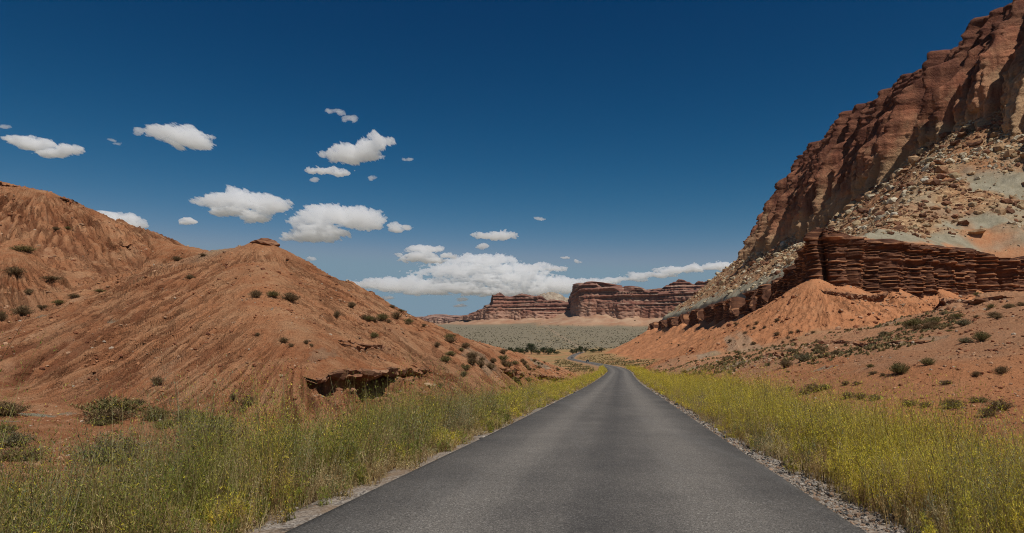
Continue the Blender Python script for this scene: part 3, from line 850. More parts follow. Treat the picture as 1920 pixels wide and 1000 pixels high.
rock_wall('rock_ledge', lp, ls, lz0, ledge_top(lp[:, 1]), M_LEDGE, 2.2, [(1.5, .45), (3.5, .5), (7, -.3), (10, -2.0)], 230, ledge_disp,
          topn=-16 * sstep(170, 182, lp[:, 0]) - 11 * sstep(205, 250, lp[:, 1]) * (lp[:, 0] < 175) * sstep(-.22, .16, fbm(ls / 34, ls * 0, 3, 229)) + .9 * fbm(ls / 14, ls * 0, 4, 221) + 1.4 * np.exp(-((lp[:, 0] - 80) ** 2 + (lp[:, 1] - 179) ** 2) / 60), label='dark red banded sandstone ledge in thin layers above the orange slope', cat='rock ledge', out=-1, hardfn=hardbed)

# lower ledge beneath the buttress (dark undercut beds)
LOW = [(300, 226), (255, 218), (214, 213), (184, 204), (160, 198), (140, 190)]
# cliff along the rim
rp, rs = resample(RP, lambda x, y: max(.5, y * .0011))
rp = smooth_path(rp, 8)
def rim_disp(s, t, z):
    w = s + 1.2 * noise2(z / 9, s / 30, 301)
    q = w / 14 + 1.2 * noise2(w / 34, z / 500, 304); qi = np.floor(q); fr = q - qi
    amp = 3 + 13 * np.abs(noise2(qi * 1.73 + .4, qi * 0 + 2.2, 306)) * 1.5
    k_ = .16 + .2 * np.abs(noise2(qi * 2.9, qi * 0 + 5.1, 308))
    col = np.where(fr < k_, fr / k_, (1 - fr) / (1 - k_)) * amp - 3 + 2.5 * noise2(w / 40, z / 200, 303)
    q2 = w / 4.6 + .8 * noise2(w / 11, z / 160, 310); f2 = q2 - np.floor(q2)
    c2 = np.where(f2 < .14, f2 / .14, (1 - f2) / .86) * 3.0 * (.3 + np.abs(noise2(np.floor(q2) * 1.3, z / 60, 312)) * 1.5) - 1
    # joints: whole panels stand a little proud of their neighbours
    pan = 1.6 * np.round(2 * noise2(np.floor(q2) * 1.9 + .5, np.floor(z / 13 + noise2(np.floor(q2) * 3.1, z * 0, 314)) * 1.7, 316))
    c2 = c2 + pan * .6
    crk2 = -2.8 * np.clip(ridged(w / 9 + .3 * noise2(z / 9, w / 9, 326), z / 90, 1, 328) - .82, 0, 1) / .18 * (.4 + np.abs(noise2(w / 20, z / 30, 330)))
    crack = crk2 - 2.2 * np.clip(ridged(w / 13, z / 90, 1, 307) - .72, 0, 1) / .28
    blk = .8 * np.tanh(4 * noise2(w / 4.5, z / 14, 309)) + 1.1 * fbm(w / 4, z / 7, 4, 311) + .7 * fbm(w / 1.6, z / 2.4, 3, 324, .6)
    capz = sstep(.74, .80, t + .05 * noise2(s / 12, s * 0, 313))
    ledgy = np.tanh(5 * noise2(z / 3.4 + .8 * noise2(s / 25, z * 0, 322), s / 60, 315)) * 1.0
    foot = (3 + 11 * np.clip(ridged(s / 19, z / 200, 2, 317), 0, 1)) * (1 - sstep(.34, .90, t + .22 * noise2(s / 9, z / 20, 318))) + 2.2 * ridged(s / 6, z / 8, 3, 319) * (1 - sstep(.4, .8, t))
    return (col + c2 + crack + blk) * lerp(1, .7, capz) + ledgy * lerp(.12, .8, capz) - 2.6 * capz + foot - 2.2 * sstep(.9, 1, t) + 10 - 5 * t * sstep(560, 700, np.interp(s, rs, rp[:, 1]))
_rt = rim_top(rp[:, 1]); _rb = rim_base(rp[:, 1]) - 40
rock_wall('cliff', rp, rs, _rb, _rt, M_CLIFF, 15, [(2, 1.2), (5, 1.8), (9, 2.0), (18, -1), (30, -6)], 200, rim_disp,
          topn=3.4 * fbm(rs / 34, rs * 0, 5, 321, .62) + 1.6 * np.tanh(4 * noise2(rs / 16, rs * 0, 325)), label='tall dark fluted sandstone cliff crowning the right hand slope', cat='cliff', out=-1)

# mesas in the distance
def mesa(key, zbf, ztf, mat, label, up, seed, batter, amp, nt=90, cut=.55):
    P, S = resample(MESAS[key]['path'], 3.2); P = smooth_path(P, 3)
    def disp(s, t, z):
        w = s + 6 * noise2(z / 40, s / 90, seed)
        m = 1 - sstep(cut - .03, cut + .05, t + .10 * noise2(s / 90, s * 0, seed + 1))
        flute = ridged(w / 60, z / 300, 3, seed + 2) * 9 + np.abs(noise2(w / 24, z / 120, seed + 4)) ** .6 * 9
        bd = np.tanh(5 * noise2(z / 9, s / 500, seed + 6)) * 4.5 + np.tanh(4 * noise2(z / 4, s / 300, seed + 7)) * 2
        rough = fbm(s / 9, z / 9, 3, seed + 8) * 5
        return amp * (flute * lerp(.5, 1, m) + bd * lerp(1, .15, m) + rough) - batter * (1 - m) * sstep(cut - .05, 1, t)
    zb = zbf(P); zt = ztf(P)
    return rock_wall('mesa', P, S, zb, zt, mat, 5 * amp, [(8, 3), (25, 5), (60, 4), (140, -10)], nt, disp,
                     topn=up * fbm(S / 55, S * 0, 5, seed + 9) + .6 * up * np.tanh(5 * noise2(S / 38, S * 0, seed + 11)), label=label, cat='mesa')
def prof(us, vs, key):
    """rim height of a mesa from its outline, at its own distance"""
    def f(P):
        u = 960 + FPX * P[:, 0] / P[:, 1]
        return CAMZ + (HZ - np.interp(u, us, vs)) / FPX * P[:, 1]
    return f
mesa('near', prof([1080, 1110, 1150, 1200, 1300, 1400], [590, 608, 618, 620, 622, 622], 0), prof([1080, 1090, 1098, 1120, 1150, 1182, 1186, 1200, 1222, 1230, 1260, 1330, 1450], [536, 533, 532, 536, 541, 546, 538, 540, 547, 548, 546, 545, 545], 0),
     M_MESA, 'tall brown mesa with a sheer left end where the valley closes', 7, 401, 10, 1.2, cut=.60)
mesa('mid', prof([860, 905, 960, 1000, 1090], [600, 600, 605, 617, 617], 0), prof([860, 905, 912, 926, 940, 980, 1000, 1050, 1090], [594, 568, 560, 552, 551, 556, 559, 565, 567], 0),
     M_MESA, 'long layered mesa with pale domes behind it', 8, 431, 36, 1.1, cut=.50)
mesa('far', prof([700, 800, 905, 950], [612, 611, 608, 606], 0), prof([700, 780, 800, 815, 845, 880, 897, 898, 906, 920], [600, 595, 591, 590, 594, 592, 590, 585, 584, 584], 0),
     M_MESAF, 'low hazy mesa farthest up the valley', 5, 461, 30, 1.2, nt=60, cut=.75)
# upper tier behind the near mesa
MESAS['tier'] = dict(path=[(530, 3000), (500, 2700), (492, 2520), (505, 2470), (560, 2440), (640, 2420), (760, 2380), (900, 2360), (1200, 2300)])
mesa('tier', prof([1200, 1300], [575, 575], 0), prof([1200, 1222, 1226, 1250, 1268, 1272, 1285, 1300, 1306, 1330, 1450], [546, 544, 543, 531, 527, 524, 525, 531, 526, 528, 520], 0),
     M_MESA, 'blocky upper tier of cliffs stepped behind the tall brown mesa', 5, 491, 40, 1.0, nt=70, cut=.5)

def build_dome():
    for (u0, u1, y0, bl, label) in ((975, 1084, 2800, [(1032, 553, 26), (1005, 560, 16), (1060, 563, 18), (985, 566, 12), (1072, 568, 16)], 'broad pale knobby dome above the layered mesa'),
                             (1070, 1092, 2900, [(1082, 556, 8), (1076, 563, 6)], 'small pale knob beside the sheer end of the tall mesa')):
        nx_, ny_ = 260, 90
        X, Y = np.meshgrid(np.linspace((u0 - 985) / FPX * y0 - 60, (u1 - 935) / FPX * y0 + 40, nx_), np.linspace(y0 - 130, y0 + 170, ny_))
        Z = np.full(X.shape, 130.)
        for (u, v, r) in bl:
            c = at(u, v, y0); rr = r / FPX * y0 * 1.5
            q = np.clip(1 - ((X - c[0]) ** 2 + ((Y - y0) * .8) ** 2) / (rr * rr), 0, 1)
            Z = np.maximum(Z, 130 + (c[2] - 130) * q ** .45)
        Z = Z + (13 * ridged(X / 30, Y / 30, 4, 511) + 3 * fbm(X / 9, Y / 9, 3, 515)) * sstep(132, 160, Z)
        V = np.stack([X, Y, Z], -1).reshape(-1, 3)
        me = make_mesh('dome', V, grid_faces(ny_, nx_), [M_DOME])
        tag(link('rock_dome', me), label, 'rock dome', kind='structure')
build_dome()
print('walls', time.time() - T0)

# rock lips over the notches
def build_lips():
    names = ['dark overhanging rock lip above the largest hollow on the left hill', 'jagged rock shelf higher up the left hill', 'thin rock step under the jagged upper shelf',
             'small dark outcrop between the upper shelf and the hollow', 'dark rock lip low on the hill near the road bend', 'long low rock lip running toward the road', 'rock lip at the top edge of the back hill', 'thin ledge on the skyline of the back hill', 'small rock step in the middle of the back hill',
             'pale flat ledge line at the foot of the debris fans', 'dark broken slab on the orange flat below the fans', 'black undercut bed at the foot of the banded buttress', 'long black undercut bed low under the right end of the banded ledge']
    for (pp, ss, th, dep, reach, over, df), nrm, lb in zip(LIPD, LIPN, names):
        n = len(pp); L = ss[-1]
        q = ss / L
        taper = np.clip(np.minimum(q, 1 - q) * 7, .12, 1) * (.45 + .55 * np.interp(q, *np.array(df).T))
        jag = 1.15 * over * (.75 + .8 * fbm(ss / (.9 * th + .3), ss * 0 + 2, 5, 601, .65)) * taper
        thk = 1.0 * th * (.75 + .9 * fbm(ss / (1.2 * th + .3), ss * 0 + 5, 3, 603)) * taper
        rise = .25 * th * fbm(ss / (th * 2), ss * 0 + 8, 3, 605)
        ring = []
        #  (outward factor, height factor) around the section
        sect = [(-1.5, -.7), (-1.5, .15), (-.6, .2), (.2, .14), (.75, .04), (1.0, -.22), (.86, -.45), (.97, -.66), (.6, -.95), (.1, -1.1), (-.5, -1.2)]
        for j, (a, b_) in enumerate(sect):
            o = np.where(a > 0, a * jag, a * (dep * .6 + .3)) + .35 * th * np.round(2.2 * noise2(ss / .55, ss * 0 + j * .5, 613)) * (a > .3) + .2 * th * noise2(ss / .25, ss * 0 + j * 3.1, 607)
            ox, oy = pp[:, 0] + nrm[0] * o, pp[:, 1] + nrm[1] * o
            zz = pp[:, 2] + b_ * thk + rise * (a > -.5) + .22 * th * noise2(ss / .22, ss * 0 + j * 2.3, 609) + .25 * th * np.round(2 * noise2(ss / .7, ss * 0 + j * .9, 611)) * (j > 3)
            if j in (1, 2): zz = terrain(ox, oy, False, False)['z'] + (.04 if j == 2 else -.15)
            ring.append(np.stack([ox, oy, zz], 1))
        V = np.stack(ring, 1); k = len(sect)
        idx = np.arange(n * k).reshape(n, k); nx = np.roll(idx, -1, 1)
        Fc = np.stack([idx[:-1], idx[1:], nx[1:], nx[:-1]], -1).reshape(-1, 4)
        cap = [[idx[0, 0], idx[0, j], idx[0, j + 1], idx[0, j + 1]] for j in range(1, k - 1)]
        jj = np.tile(np.arange(k), n - 1)
        me = make_mesh('rock_lip', V.reshape(-1, 3), Fc, [M_LIP, M_TER], dict(rill=np.full(n * k, .5)), smooth=False, midx=np.where((jj >= 1) & (jj <= 3), 1, 0))
        tag(link('rock_lip', me), lb, 'rock ledge', 'rock lips breaking through the red slopes', kind='structure')
build_lips()

# cap rock on the knob
def lump(r, seed, squash=.6, sub=3, rough=.25, fr=1.6):
    import bmesh
    bm = bmesh.new(); bmesh.ops.create_icosphere(bm, subdivisions=sub, radius=1)
    v = np.array([q.co[:] for q in bm.verts]); f = np.array([[x.index for x in p.verts] for p in bm.faces]); bm.free()
    n = fbm(v[:, 0] * fr + v[:, 2] * .7, v[:, 1] * fr + v[:, 2] * 1.1, 3, seed)
    # flatten onto a few planes for an angular block
    g = np.random.default_rng(seed)
    for _ in range(9):
        d = g.normal(size=3); d /= np.linalg.norm(d); h = .62 + g.random() * .25
        p = v @ d; v = v - np.where(p > h, p - h, 0)[:, None] * d
    v = v * (1 + rough * n)[:, None] * r
    v[:, 2] *= squash
    return v, f
def build_knob():
    v, f = lump(1.0, 71, 1, 4, .25, 2.2)
    c = at(497, 456, 54)
    v = v * np.array([1.15, .9, .40]); v[:, 2] += .10 * np.tanh(5 * noise2(v[:, 2] / .16, v[:, 2] * 0, 73)) * 0
    me = make_mesh('cap_rock', v + c, f, [M_LIP], smooth=False)
    tag(link('cap_rock', me), 'small flat cap rock on the knob of the left hill', 'rock', kind='structure')
build_knob()

# ------------------------------------------------------------------ stones
def rock_variants(n, sub, seed):
    return [lump(1.0, seed + i, .55 + .3 * ((i * 37) % 10) / 10, sub, .3) for i in range(n)]
def scatter_rocks(name, pts, size, cols, mat, label, cat, variants, smooth=False):
    Vs, Fs, Cs = [], [], []; off = 0
    g = np.random.default_rng(3)
    pick = g.integers(0, len(variants), len(pts)); ang = g.random(len(pts)) * 6.283
    tilt = g.normal(size=len(pts)) * .35
    for k, (v, f) in enumerate(variants):
        m = np.where(pick == k)[0]
        if not m.size: continue
        st = g.uniform(.7, 1.45, (m.size, 3))
        w = v[None] * st[:, None] * size[m][:, None, None]
        ct, st_ = np.cos(tilt[m])[:, None], np.sin(tilt[m])[:, None]
        wx, wz = w[..., 0] * ct + w[..., 2] * st_, -w[..., 0] * st_ + w[..., 2] * ct
        ca, sa = np.cos(ang[m])[:, None], np.sin(ang[m])[:, None]
        x = wx * ca - w[..., 1] * sa; y = wx * sa + w[..., 1] * ca
        Vv = np.stack([x, y, wz], -1) + pts[m][:, None]
        Vs.append(Vv.reshape(-1, 3)); nv = len(v)
        Fs.append((f[None] + (np.arange(m.size) * nv)[:, None, None]).reshape(-1, 3) + off); off += m.size * nv
        Cs.append(np.repeat(cols[m], nv, 0))
    me = make_mesh(name, np.concatenate(Vs), np.concatenate(Fs), [mat], dict(col=np.concatenate(Cs)), smooth=smooth)
    return tag(link(name, me), label, cat, kind='stuff')

TALUS_COLS = np.array([(.52, .43, .28), (.46, .34, .20), (.36, .20, .11), (.26, .125, .07), (.58, .50, .36), (.42, .27, .15), (.20, .10, .06)])
def build_talus():
    g = np.random.default_rng(21)
    n = 170000
    y = 150 * (950 / 150) ** g.random(n); x = (g.random(n) * .78 + .13) * y
    q = inside(x, y, LPOLY) & ~inside(x, y, RPOLY)
    x, y = x[q], y[q]
    dl, _ = path_dist(x.astype(F32), y.astype(F32), LP, LS); dr, _ = path_dist(x.astype(F32), y.astype(F32), RP, RS)
    t = terrain(x, y)
    keep = (dl > 10) & (g.random(len(x)) < 1 - .8 * t['zone'][:, 2]) & (g.random(len(x)) < np.clip(.55 + .9 * fbm(x / 26, y / 26, 3, 711) + .4 * (dr < 45), .15, 1) * np.clip(y / 350, .45, 1)) & (g.random(len(x)) < .12 + t['zone'][:, 0])
    x, y, z, dr = x[keep], y[keep], t['z'][keep], dr[keep]
    s = np.clip(.30 * np.exp(g.normal(size=len(x)) * .85), .15, 2.9) * np.clip((y / 300) ** .5, .8, 1.35) * np.where(dr < 40, 1.15, 1)
    band = fbm(x / 30, y / 30, 3, 715)
    ci = np.where(g.random(len(x)) < .60 + .5 * np.clip(band * 5, -.9, .9), g.choice([2, 3, 5, 6, 1], len(x)), g.choice([0, 1, 4, 4, 5], len(x)))
    cols = TALUS_COLS[ci] * g.uniform(.75, 1.15, (len(x), 1))
    scatter_rocks('talus_rubble', np.stack([x, y, z + s * .1], 1), s, cols, M_STONE, 'tan and rust rubble strewn over the steep slope below the cliff', 'rubble', rock_variants(9, 1, 800))
    print('talus rocks', len(x))
build_talus()

def build_boulders():
    data = [(1735, 337, 10, (.62, .56, .44), 'whitest large boulder on the rubble slope below the cliff'),
            (1676, 402, 9, (.58, .52, .41), 'white boulder low on the rubble slope above the banded ledge'),
            (1765, 330, 11, (.30, .15, .09), 'rust brown boulder right of the whitest boulder'),
            (1640, 345, 10, (.56, .46, .31), 'pale tan block fallen at the foot of the fluted cliff'),
            (1560, 395, 11, (.55, .44, .29), 'pale yellow block below the lower end of the cliff'),
            (1700, 385, 7, (.50, .38, .24), 'tan boulder in the middle of the rubble slope'),
            (1805, 290, 9, (.52, .42, .28), 'tan slab high on the rubble slope at the right'),
            (1880, 240, 9, (.45, .28, .16), 'rust slab near the top of the rubble slope'),
            (1600, 410, 8, (.55, .47, .32), 'cream boulder on the lower rubble slope'),
            (1515, 440, 8, (.54, .44, .29), 'yellowish boulder on the rubble slope below the prow')]
    pts = hits([(d[0], d[1] + d[2] * .3) for d in data], 60, 1400)
    for i, ((u, v, s, c, lb), p) in enumerate(zip(data, pts)):
        r = s / FPX * p[1] * .8
        vv, f = lump(r, 900 + i, .72, 3, .22)
        me = make_mesh('boulder', vv, f, [M_STONE], dict(col=np.tile(np.array(c), (len(vv), 1))), smooth=False)
        o = link('boulder', me, loc=p + np.array([0, 0, r * .2])); tag(o, lb, 'boulder', 'large boulders on the rubble slope')
build_boulders()

def build_small_stones():
    g = np.random.default_rng(33)
    # gravel along the asphalt edges
    n = 16000
    y = 5.5 * (70 / 5.5) ** (g.random(n)); sd = np.where(g.random(n) < .5, -1, 1)
    o = HALF - .03 + np.abs(g.normal(size=n)) * .38
    x = road_x(y) + sd * o
    z = road_z(y) - .05 - .05 * np.clip(o - 3.2, 0, 2)
    s = np.clip(.013 * np.exp(g.normal(size=n) * .5), .006, .06) * np.clip((y / 12) ** .55, 1, 3)
    b = g.uniform(.45, 1.1, (n, 1)); c = np.where(g.random((n, 1)) < .3, np.array([[.10, .095, .09]]), np.where(g.random((n, 1)) < .6, np.array([[.42, .37, .31]]), np.array([[.36, .24, .16]]))) * b
    scatter_rocks('gravel', np.stack([x, y, z + s * .3], 1), s, c, M_GRAVEL, 'loose pale gravel lying along the asphalt edges', 'gravel', rock_variants(5, 1, 950))
    # pebbles and clods on the red slopes
    n = 75000
    y = 9 * (270 / 9) ** g.random(n); u = g.random(n) * 2000 - 40; x = (u - 960) / FPX * y
    t = terrain(x, y); keep = (np.abs(road_lat(x, y)) > 7) & (t['part'] != 2) & (g.random(n) < np.clip(.4 + 1.3 * fbm(x / 6, y / 6, 3, 731), .05, 1))
    x, y, z = x[keep], y[keep], t['z'][keep]; n = len(x); onfan = t['part'][keep] == 3
    s = np.where(onfan, 1.7, 1) * np.clip(.032 * np.exp(g.normal(size=n) * .6), .010, .11) * np.clip((y / 30) ** .85, .6, 4)
    pal = np.array([(.42, .20, .10), (.30, .12, .06), (.50, .30, .18), (.48, .38, .28), (.22, .09, .05)])
    c = pal[g.choice(5, n, p=[.34, .26, .22, .06, .12])] * g.uniform(.7, 1.15, (n, 1))
    for (pp, ss, th, dep, reach, over, df), nr_ in zip(LIPD, LIPN):
        m_ = int(14 * ss[-1] / max(.6, th * 2)); q_ = g.random(m_) * ss[-1]; e_ = .2 + np.abs(g.normal(size=m_)) * reach * 1.1
        xx = np.interp(q_, ss, pp[:, 0]) + nr_[0] * e_ + g.normal(size=m_) * .1; yy = np.interp(q_, ss, pp[:, 1]) + nr_[1] * e_
        x = np.concatenate([x, xx]); y = np.concatenate([y, yy]); z = np.concatenate([np.ravel(z), np.ravel(ground_z(xx, yy))])
        s = np.concatenate([s, np.clip(th * .16 * np.exp(g.normal(size=m_) * .6), .02, .5)])
        c = np.concatenate([c, np.array([(.40, .21, .12), (.26, .12, .065), (.48, .32, .2)])[g.integers(0, 3, m_)] * g.uniform(.7, 1.1, (m_, 1))])
    z = np.ravel(z)
    scatter_rocks('red_rubble', np.stack([x, y, z + s * .15], 1), s, c, M_GRAVEL, 'small red clods and pebbles scattered over the slopes', 'pebbles', rock_variants(5, 1, 970))
build_small_stones()
print('rocks', time.time() - T0)

# ------------------------------------------------------------------ plants
def stems_mesh(base, height, lean, nseg, width, nleaf, leaf, leafcol, stemcol, flower=0, flcol=None, lo=.2, seed=0, spread=.10, droop=0):
    """thin bending stems with small leaves; everything as arrays. base (n,3) height (n,) lean (n,2)"""
    g = np.random.default_rng(seed); n = len(base)
    t = np.linspace(0, 1, nseg + 1)
    ph = g.random(n) * 6.283
    def at_t(tt, i=slice(None)):
        # tt (n,k)
        cx = lean[i][:, 0:1] * tt ** 1.7 + .02 * np.sin(ph[i][:, None] + tt * 5) * height[i][:, None]
        cy = lean[i][:, 1:2] * tt ** 1.7 + .02 * np.cos(ph[i][:, None] * 1.3 + tt * 4) * height[i][:, None]
        cz = height[i][:, None] * (tt - droop * tt ** 3)
        return np.stack([base[i][:, 0:1] + cx, base[i][:, 1:2] + cy, base[i][:, 2:3] + cz], -1)
    c = at_t(np.repeat(t[None], n, 0))
    a = g.random(n) * 3.1416; w = width * (1 - .75 * t)[None, :, None] * g.uniform(.7, 1.3, n)[:, None, None]
    side = np.stack([np.cos(a), np.sin(a), a * 0], -1)[:, None]
    L, Rr = c - side * w, c + side * w
    V1 = np.stack([L, Rr], 2).reshape(n, -1, 3); k = 2 * (nseg + 1)
    ft = []
    for j in range(nseg): ft += [[2 * j, 2 * j + 1, 2 * j + 3], [2 * j, 2 * j + 3, 2 * j + 2]]
    F1 = (np.array(ft)[None] + (np.arange(n) * k)[:, None, None]).reshape(-1, 3)
    C1 = np.repeat(stemcol, k, 0)
    V = [V1.reshape(-1, 3)]; Fs = [F1]; Cc = [C1]; off = n * k
    def sprinkle(m, lo_, hi_, sz, col, up, sprd):
        nonlocal off
        tt = lo_ + (hi_ - lo_) * g.random((n, m)); p = at_t(tt)
        az = g.random((n, m)) * 6.283
        d = np.stack([np.cos(az), np.sin(az), up + g.normal(size=(n, m)) * .35], -1); d /= np.linalg.norm(d, axis=-1, keepdims=True)
        off_r = (g.random((n, m, 1)) ** .7) * sprd * height[:, None, None] * (.4 + tt[..., None])
        p = p + d * np.array([1, 1, .35]) * off_r
        s = sz[:, None, None] * g.uniform(.6, 1.4, (n, m, 1))
        az2 = az + 1.57 + g.normal(size=az.shape) * .5
        wv = np.stack([np.cos(az2), np.sin(az2), g.normal(size=az.shape) * .5], -1)
        A = p - wv * s * .20; B = p + wv * s * .20; Cp = p + d * s * 1.9
        V.append(np.stack([A, B, Cp], 2).reshape(-1, 3)); q = n * m
        Fs.append(np.arange(q * 3).reshape(-1, 3) + off); off += q * 3
        cc = np.repeat(col, m, 0) * g.uniform(.55, 1.35, (q, 1)); Cc.append(np.repeat(cc, 3, 0))
    if nleaf: sprinkle(nleaf, lo, 1.0, leaf, leafcol, 1.3, spread)
    if flower: sprinkle(flower, .72, 1.03, leaf * .8, flcol, .4, spread)
    return np.concatenate(V), np.concatenate(Fs), np.concatenate(Cc)

def merge(parts):
    V, Fc, C = [], [], []; o = 0
    for v, f, c in parts: V.append(v); Fc.append(f + o); C.append(c); o += len(v)
    return np.concatenate(V), np.concatenate(Fc), np.concatenate(C)

YEL = np.array([(.70, .57, .06), (.58, .51, .07), (.76, .60, .09), (.46, .44, .07)])
GRN = np.array([(.18, .23, .04), (.24, .27, .055), (.12, .17, .03), (.30, .31, .07)])
SAGE = np.array([(.25, .28, .15), (.31, .33, .19), (.20, .23, .11)])
STRAW = np.array([(.60, .45, .20), (.50, .33, .13), (.66, .53, .29), (.38, .24, .11)])
BARK = np.array([(.10, .06, .035), (.15, .09, .05), (.20, .13, .07)])

def weed_strip(side, seed):
    g = np.random.default_rng(seed); parts = []
    # y range, plants, stems each, sections, leaves per stem, leaf scale, flowers per stem
    tiers = [(4.0, 11, 1150, 13, 5, 20, .95, 9), (11, 22, 1650, 11, 4, 14, 1.3, 8), (22, 50, 2500, 9, 3, 11, 1.7, 6), (50, 120, 2500, 6, 2, 7, 3.0, 5), (120, 255, 1700, 5, 2, 5, 5.5, 4)]
    for (ya, yb, npl, nst, nseg, nl, lsz, nf) in tiers:
        y = ya + (yb - ya) * g.random(npl)
        wid = np.interp(y, [4, 12, 30, 60, 120, 255], [4.6, 3.8, 2.7, 2.2, 2.2, 2.2]) if side < 0 else np.interp(y, [4, 12, 30, 60, 120, 255], [5.2, 4.4, 4.4, 4.6, 3.6, 3.0])
        a = g.random(npl) ** .9
        o = HALF + (.22 if side < 0 else .34) + a * wid + .22 * noise2(y / 1.2, y * 0 + side, 5)
        x = road_x(y) + side * o * 1.012
        dens = np.clip((.92 if side < 0 else .8) + 1.7 * fbm(x / 1.5, y / 2.0, 3, 61 + seed) - .5 * sstep(.8, 1, a), .04, 1)
        if side > 0: dens *= np.where(y > 150, np.where((y > 178) & (y < 205), 1.0, .5), 1)
        k = g.random(npl) < dens
        x, y, o, a = x[k], y[k], o[k], a[k]; m = len(x)
        z = terrain(x, y)['z'] - .02
        far = sstep(16, 60, y)
        patch = fbm(x / 1.9, y / 2.6, 3, 71 + seed) + .16 * g.normal(size=m)
        edge = sstep(3.5, 4.7, o)
        ky = patch > ((.36 if side < 0 else -.22) - (.72 if side < 0 else .5) * far)                    # yellow flowered
        ks = (patch < -.26) & (far < .7)                                         # grey green
        kd = g.random(m) < lerp(.70, .22 if side < 0 else .17, edge)                                  # dry
        tall = (g.random(m) < .05) & (edge > .5)
        ph = (.30 + .68 * edge) * np.exp(g.normal(size=m) * .28) * (1 + .75 * fbm(x / 2.0, y / 2.0, 3, 67 + seed)).clip(.5, 1.6) * (1.12 if side > 0 else np.interp(y, [4, 9, 16, 40], [1.22, 1.22, 1.18, 1.0]))
        ph = np.where(kd, ph * .8, ph) * (1 - .25 * sstep(.75, 1, a))
        ph = np.where(tall, ph.clip(.7, 1.1) * 1.45, ph)
        pc = np.where(ky[:, None], YEL[g.integers(0, 4, m)], np.where(ks[:, None], SAGE[g.integers(0, 3, m)], lerp(GRN[g.integers(0, 4, m)], YEL[g.integers(0, 4, m)], ((.10 if side < 0 else .3) + .45 * far)[:, None])))
        pc = np.where(kd[:, None], STRAW[g.integers(0, 4, m)], pc) * g.uniform(.75, 1.25, (m, 1))
        pf = np.where((kd | ks)[:, None], STRAW[g.integers(0, 4, m)], np.where((g.random(m) < (.72 if side < 0 else .12))[:, None], pc * 1.2, np.array([(.80, .63, .05)]) * g.uniform(.75, 1.1, (m, 1))))
        ns = np.where(tall, np.maximum(3, nst // 4), nst); i = np.repeat(np.arange(m), ns); n = len(i)
        hgt = ph[i] * g.uniform(.55, 1.12, n)
        az = g.random(n) * 6.283; rad = np.sqrt(g.random(n)) * np.where(tall[i], .12, .30)
        lean = np.stack([np.cos(az), np.sin(az)], 1) * (rad * hgt)[:, None] + g.normal(size=(n, 2)) * .06 * hgt[:, None]; lean[:, 0] -= side * .05 * hgt
        sp = .07 * lsz ** .35
        base = np.stack([x[i] + g.normal(size=n) * sp, y[i] + g.normal(size=n) * sp, z[i]], 1)
        lc = pc[i] * g.uniform(.8, 1.2, (n, 1))
        stc = np.where((tall[i] | (g.random(n) < .22))[:, None], BARK[g.integers(0, 3, n)] * 1.3, lerp(lc, STRAW[g.integers(0, 4, n)], .6))
        lf = .020 * lsz * np.where(kd[i], .75, 1)
        parts.append(stems_mesh(base, hgt, lean, nseg, (.0048 if ya < 20 else .0036) * lsz ** .75, nl, lf, lc, stc, nf, pf[i], lo=.26, seed=seed + int(ya), spread=.085))
        nb = int(n * .55); q = g.integers(0, n, nb); bb = base[q] + np.concatenate([g.normal(size=(nb, 2)) * .12, np.zeros((nb, 1))], 1)
        hb = hgt[q] * g.uniform(.2, .6, nb)
        cb = np.where((g.random(nb) < .72)[:, None], STRAW[g.integers(0, 4, nb)], GRN[g.integers(0, 4, nb)])
        parts.append(stems_mesh(bb, hb, g.normal(size=(nb, 2)) * .35 * hb[:, None], 3, .0042 * lsz ** .8, 0, None, None, cb, seed=seed + 50 + int(ya), droop=.15))
    V, Fc, C = merge(parts)
    me = make_mesh('roadside_weeds', V, Fc, [M_LEAF], dict(col=C), smooth=False)
    o = link('roadside_weeds', me)
    tag(o, 'dense green and straw weeds crowding the left road edge' if side < 0 else 'dense yellow flowering weeds crowding the right road edge', 'weeds', kind='stuff')
    print('weeds', side, len(Fc))
weed_strip(-1, 101); weed_strip(1, 202)
print('weeds', time.time() - T0)

def shrub_mesh(seed, cols, nst=60, h=.62, r=.55, nl=14, leaf=.06):
    """a low domed desert shrub one metre wide or so: twigs fanning from the base, small leaves"""
    g = np.random.default_rng(seed)
    az = g.random(nst) * 6.283; rr = np.sqrt(g.random(nst)); up = np.sqrt(1 - (rr * .96) ** 2)
    hgt = h * up * g.uniform(.7, 1.1, nst) + .10
    lean = np.stack([np.cos(az), np.sin(az)], 1) * (rr * r * g.uniform(.8, 1.15, nst))[:, None]
    base = np.concatenate([g.normal(size=(nst, 2)) * .07 * r / .5 + lean * .22, np.full((nst, 1), -.05)], 1)
    lc = cols[g.integers(0, len(cols), nst)]
    V, Fc, C = stems_mesh(base, hgt, lean, 3, .008, nl, np.full(nst, leaf), lc, BARK[g.integers(0, 3, nst)], lo=.35, seed=seed, spread=.16)
    ns = nst * 8
    return V, Fc, C, nst * 6
SH = {'brown': np.array([(.19, .125, .06), (.24, .16, .08), (.14, .09, .045), (.29, .20, .10)]),
      'olive': np.array([(.18, .15, .05), (.22, .185, .07), (.13, .115, .04), (.27, .22, .09)]),
      'grey': np.array([(.20, .175, .095), (.26, .23, .13), (.15, .13, .07)]),
      'yellow': np.array([(.27, .25, .045), (.21, .21, .045), (.31, .27, .06), (.16, .17, .04)])}
VAR = {}
for kd in SH:
    VAR[kd] = []
    for q in range(4):
        V, Fc, C, nst = shrub_mesh(1000 + q * 7 + len(kd), SH[kd], 95 + 10 * q, .42 + .05 * q, .52, 24, .044)
        nf = len(Fc)
        stem_f = Fc[:nst]; leaf_f = Fc[nst:]
        VAR[kd].append((V, Fc, C, nst))
MES = {}
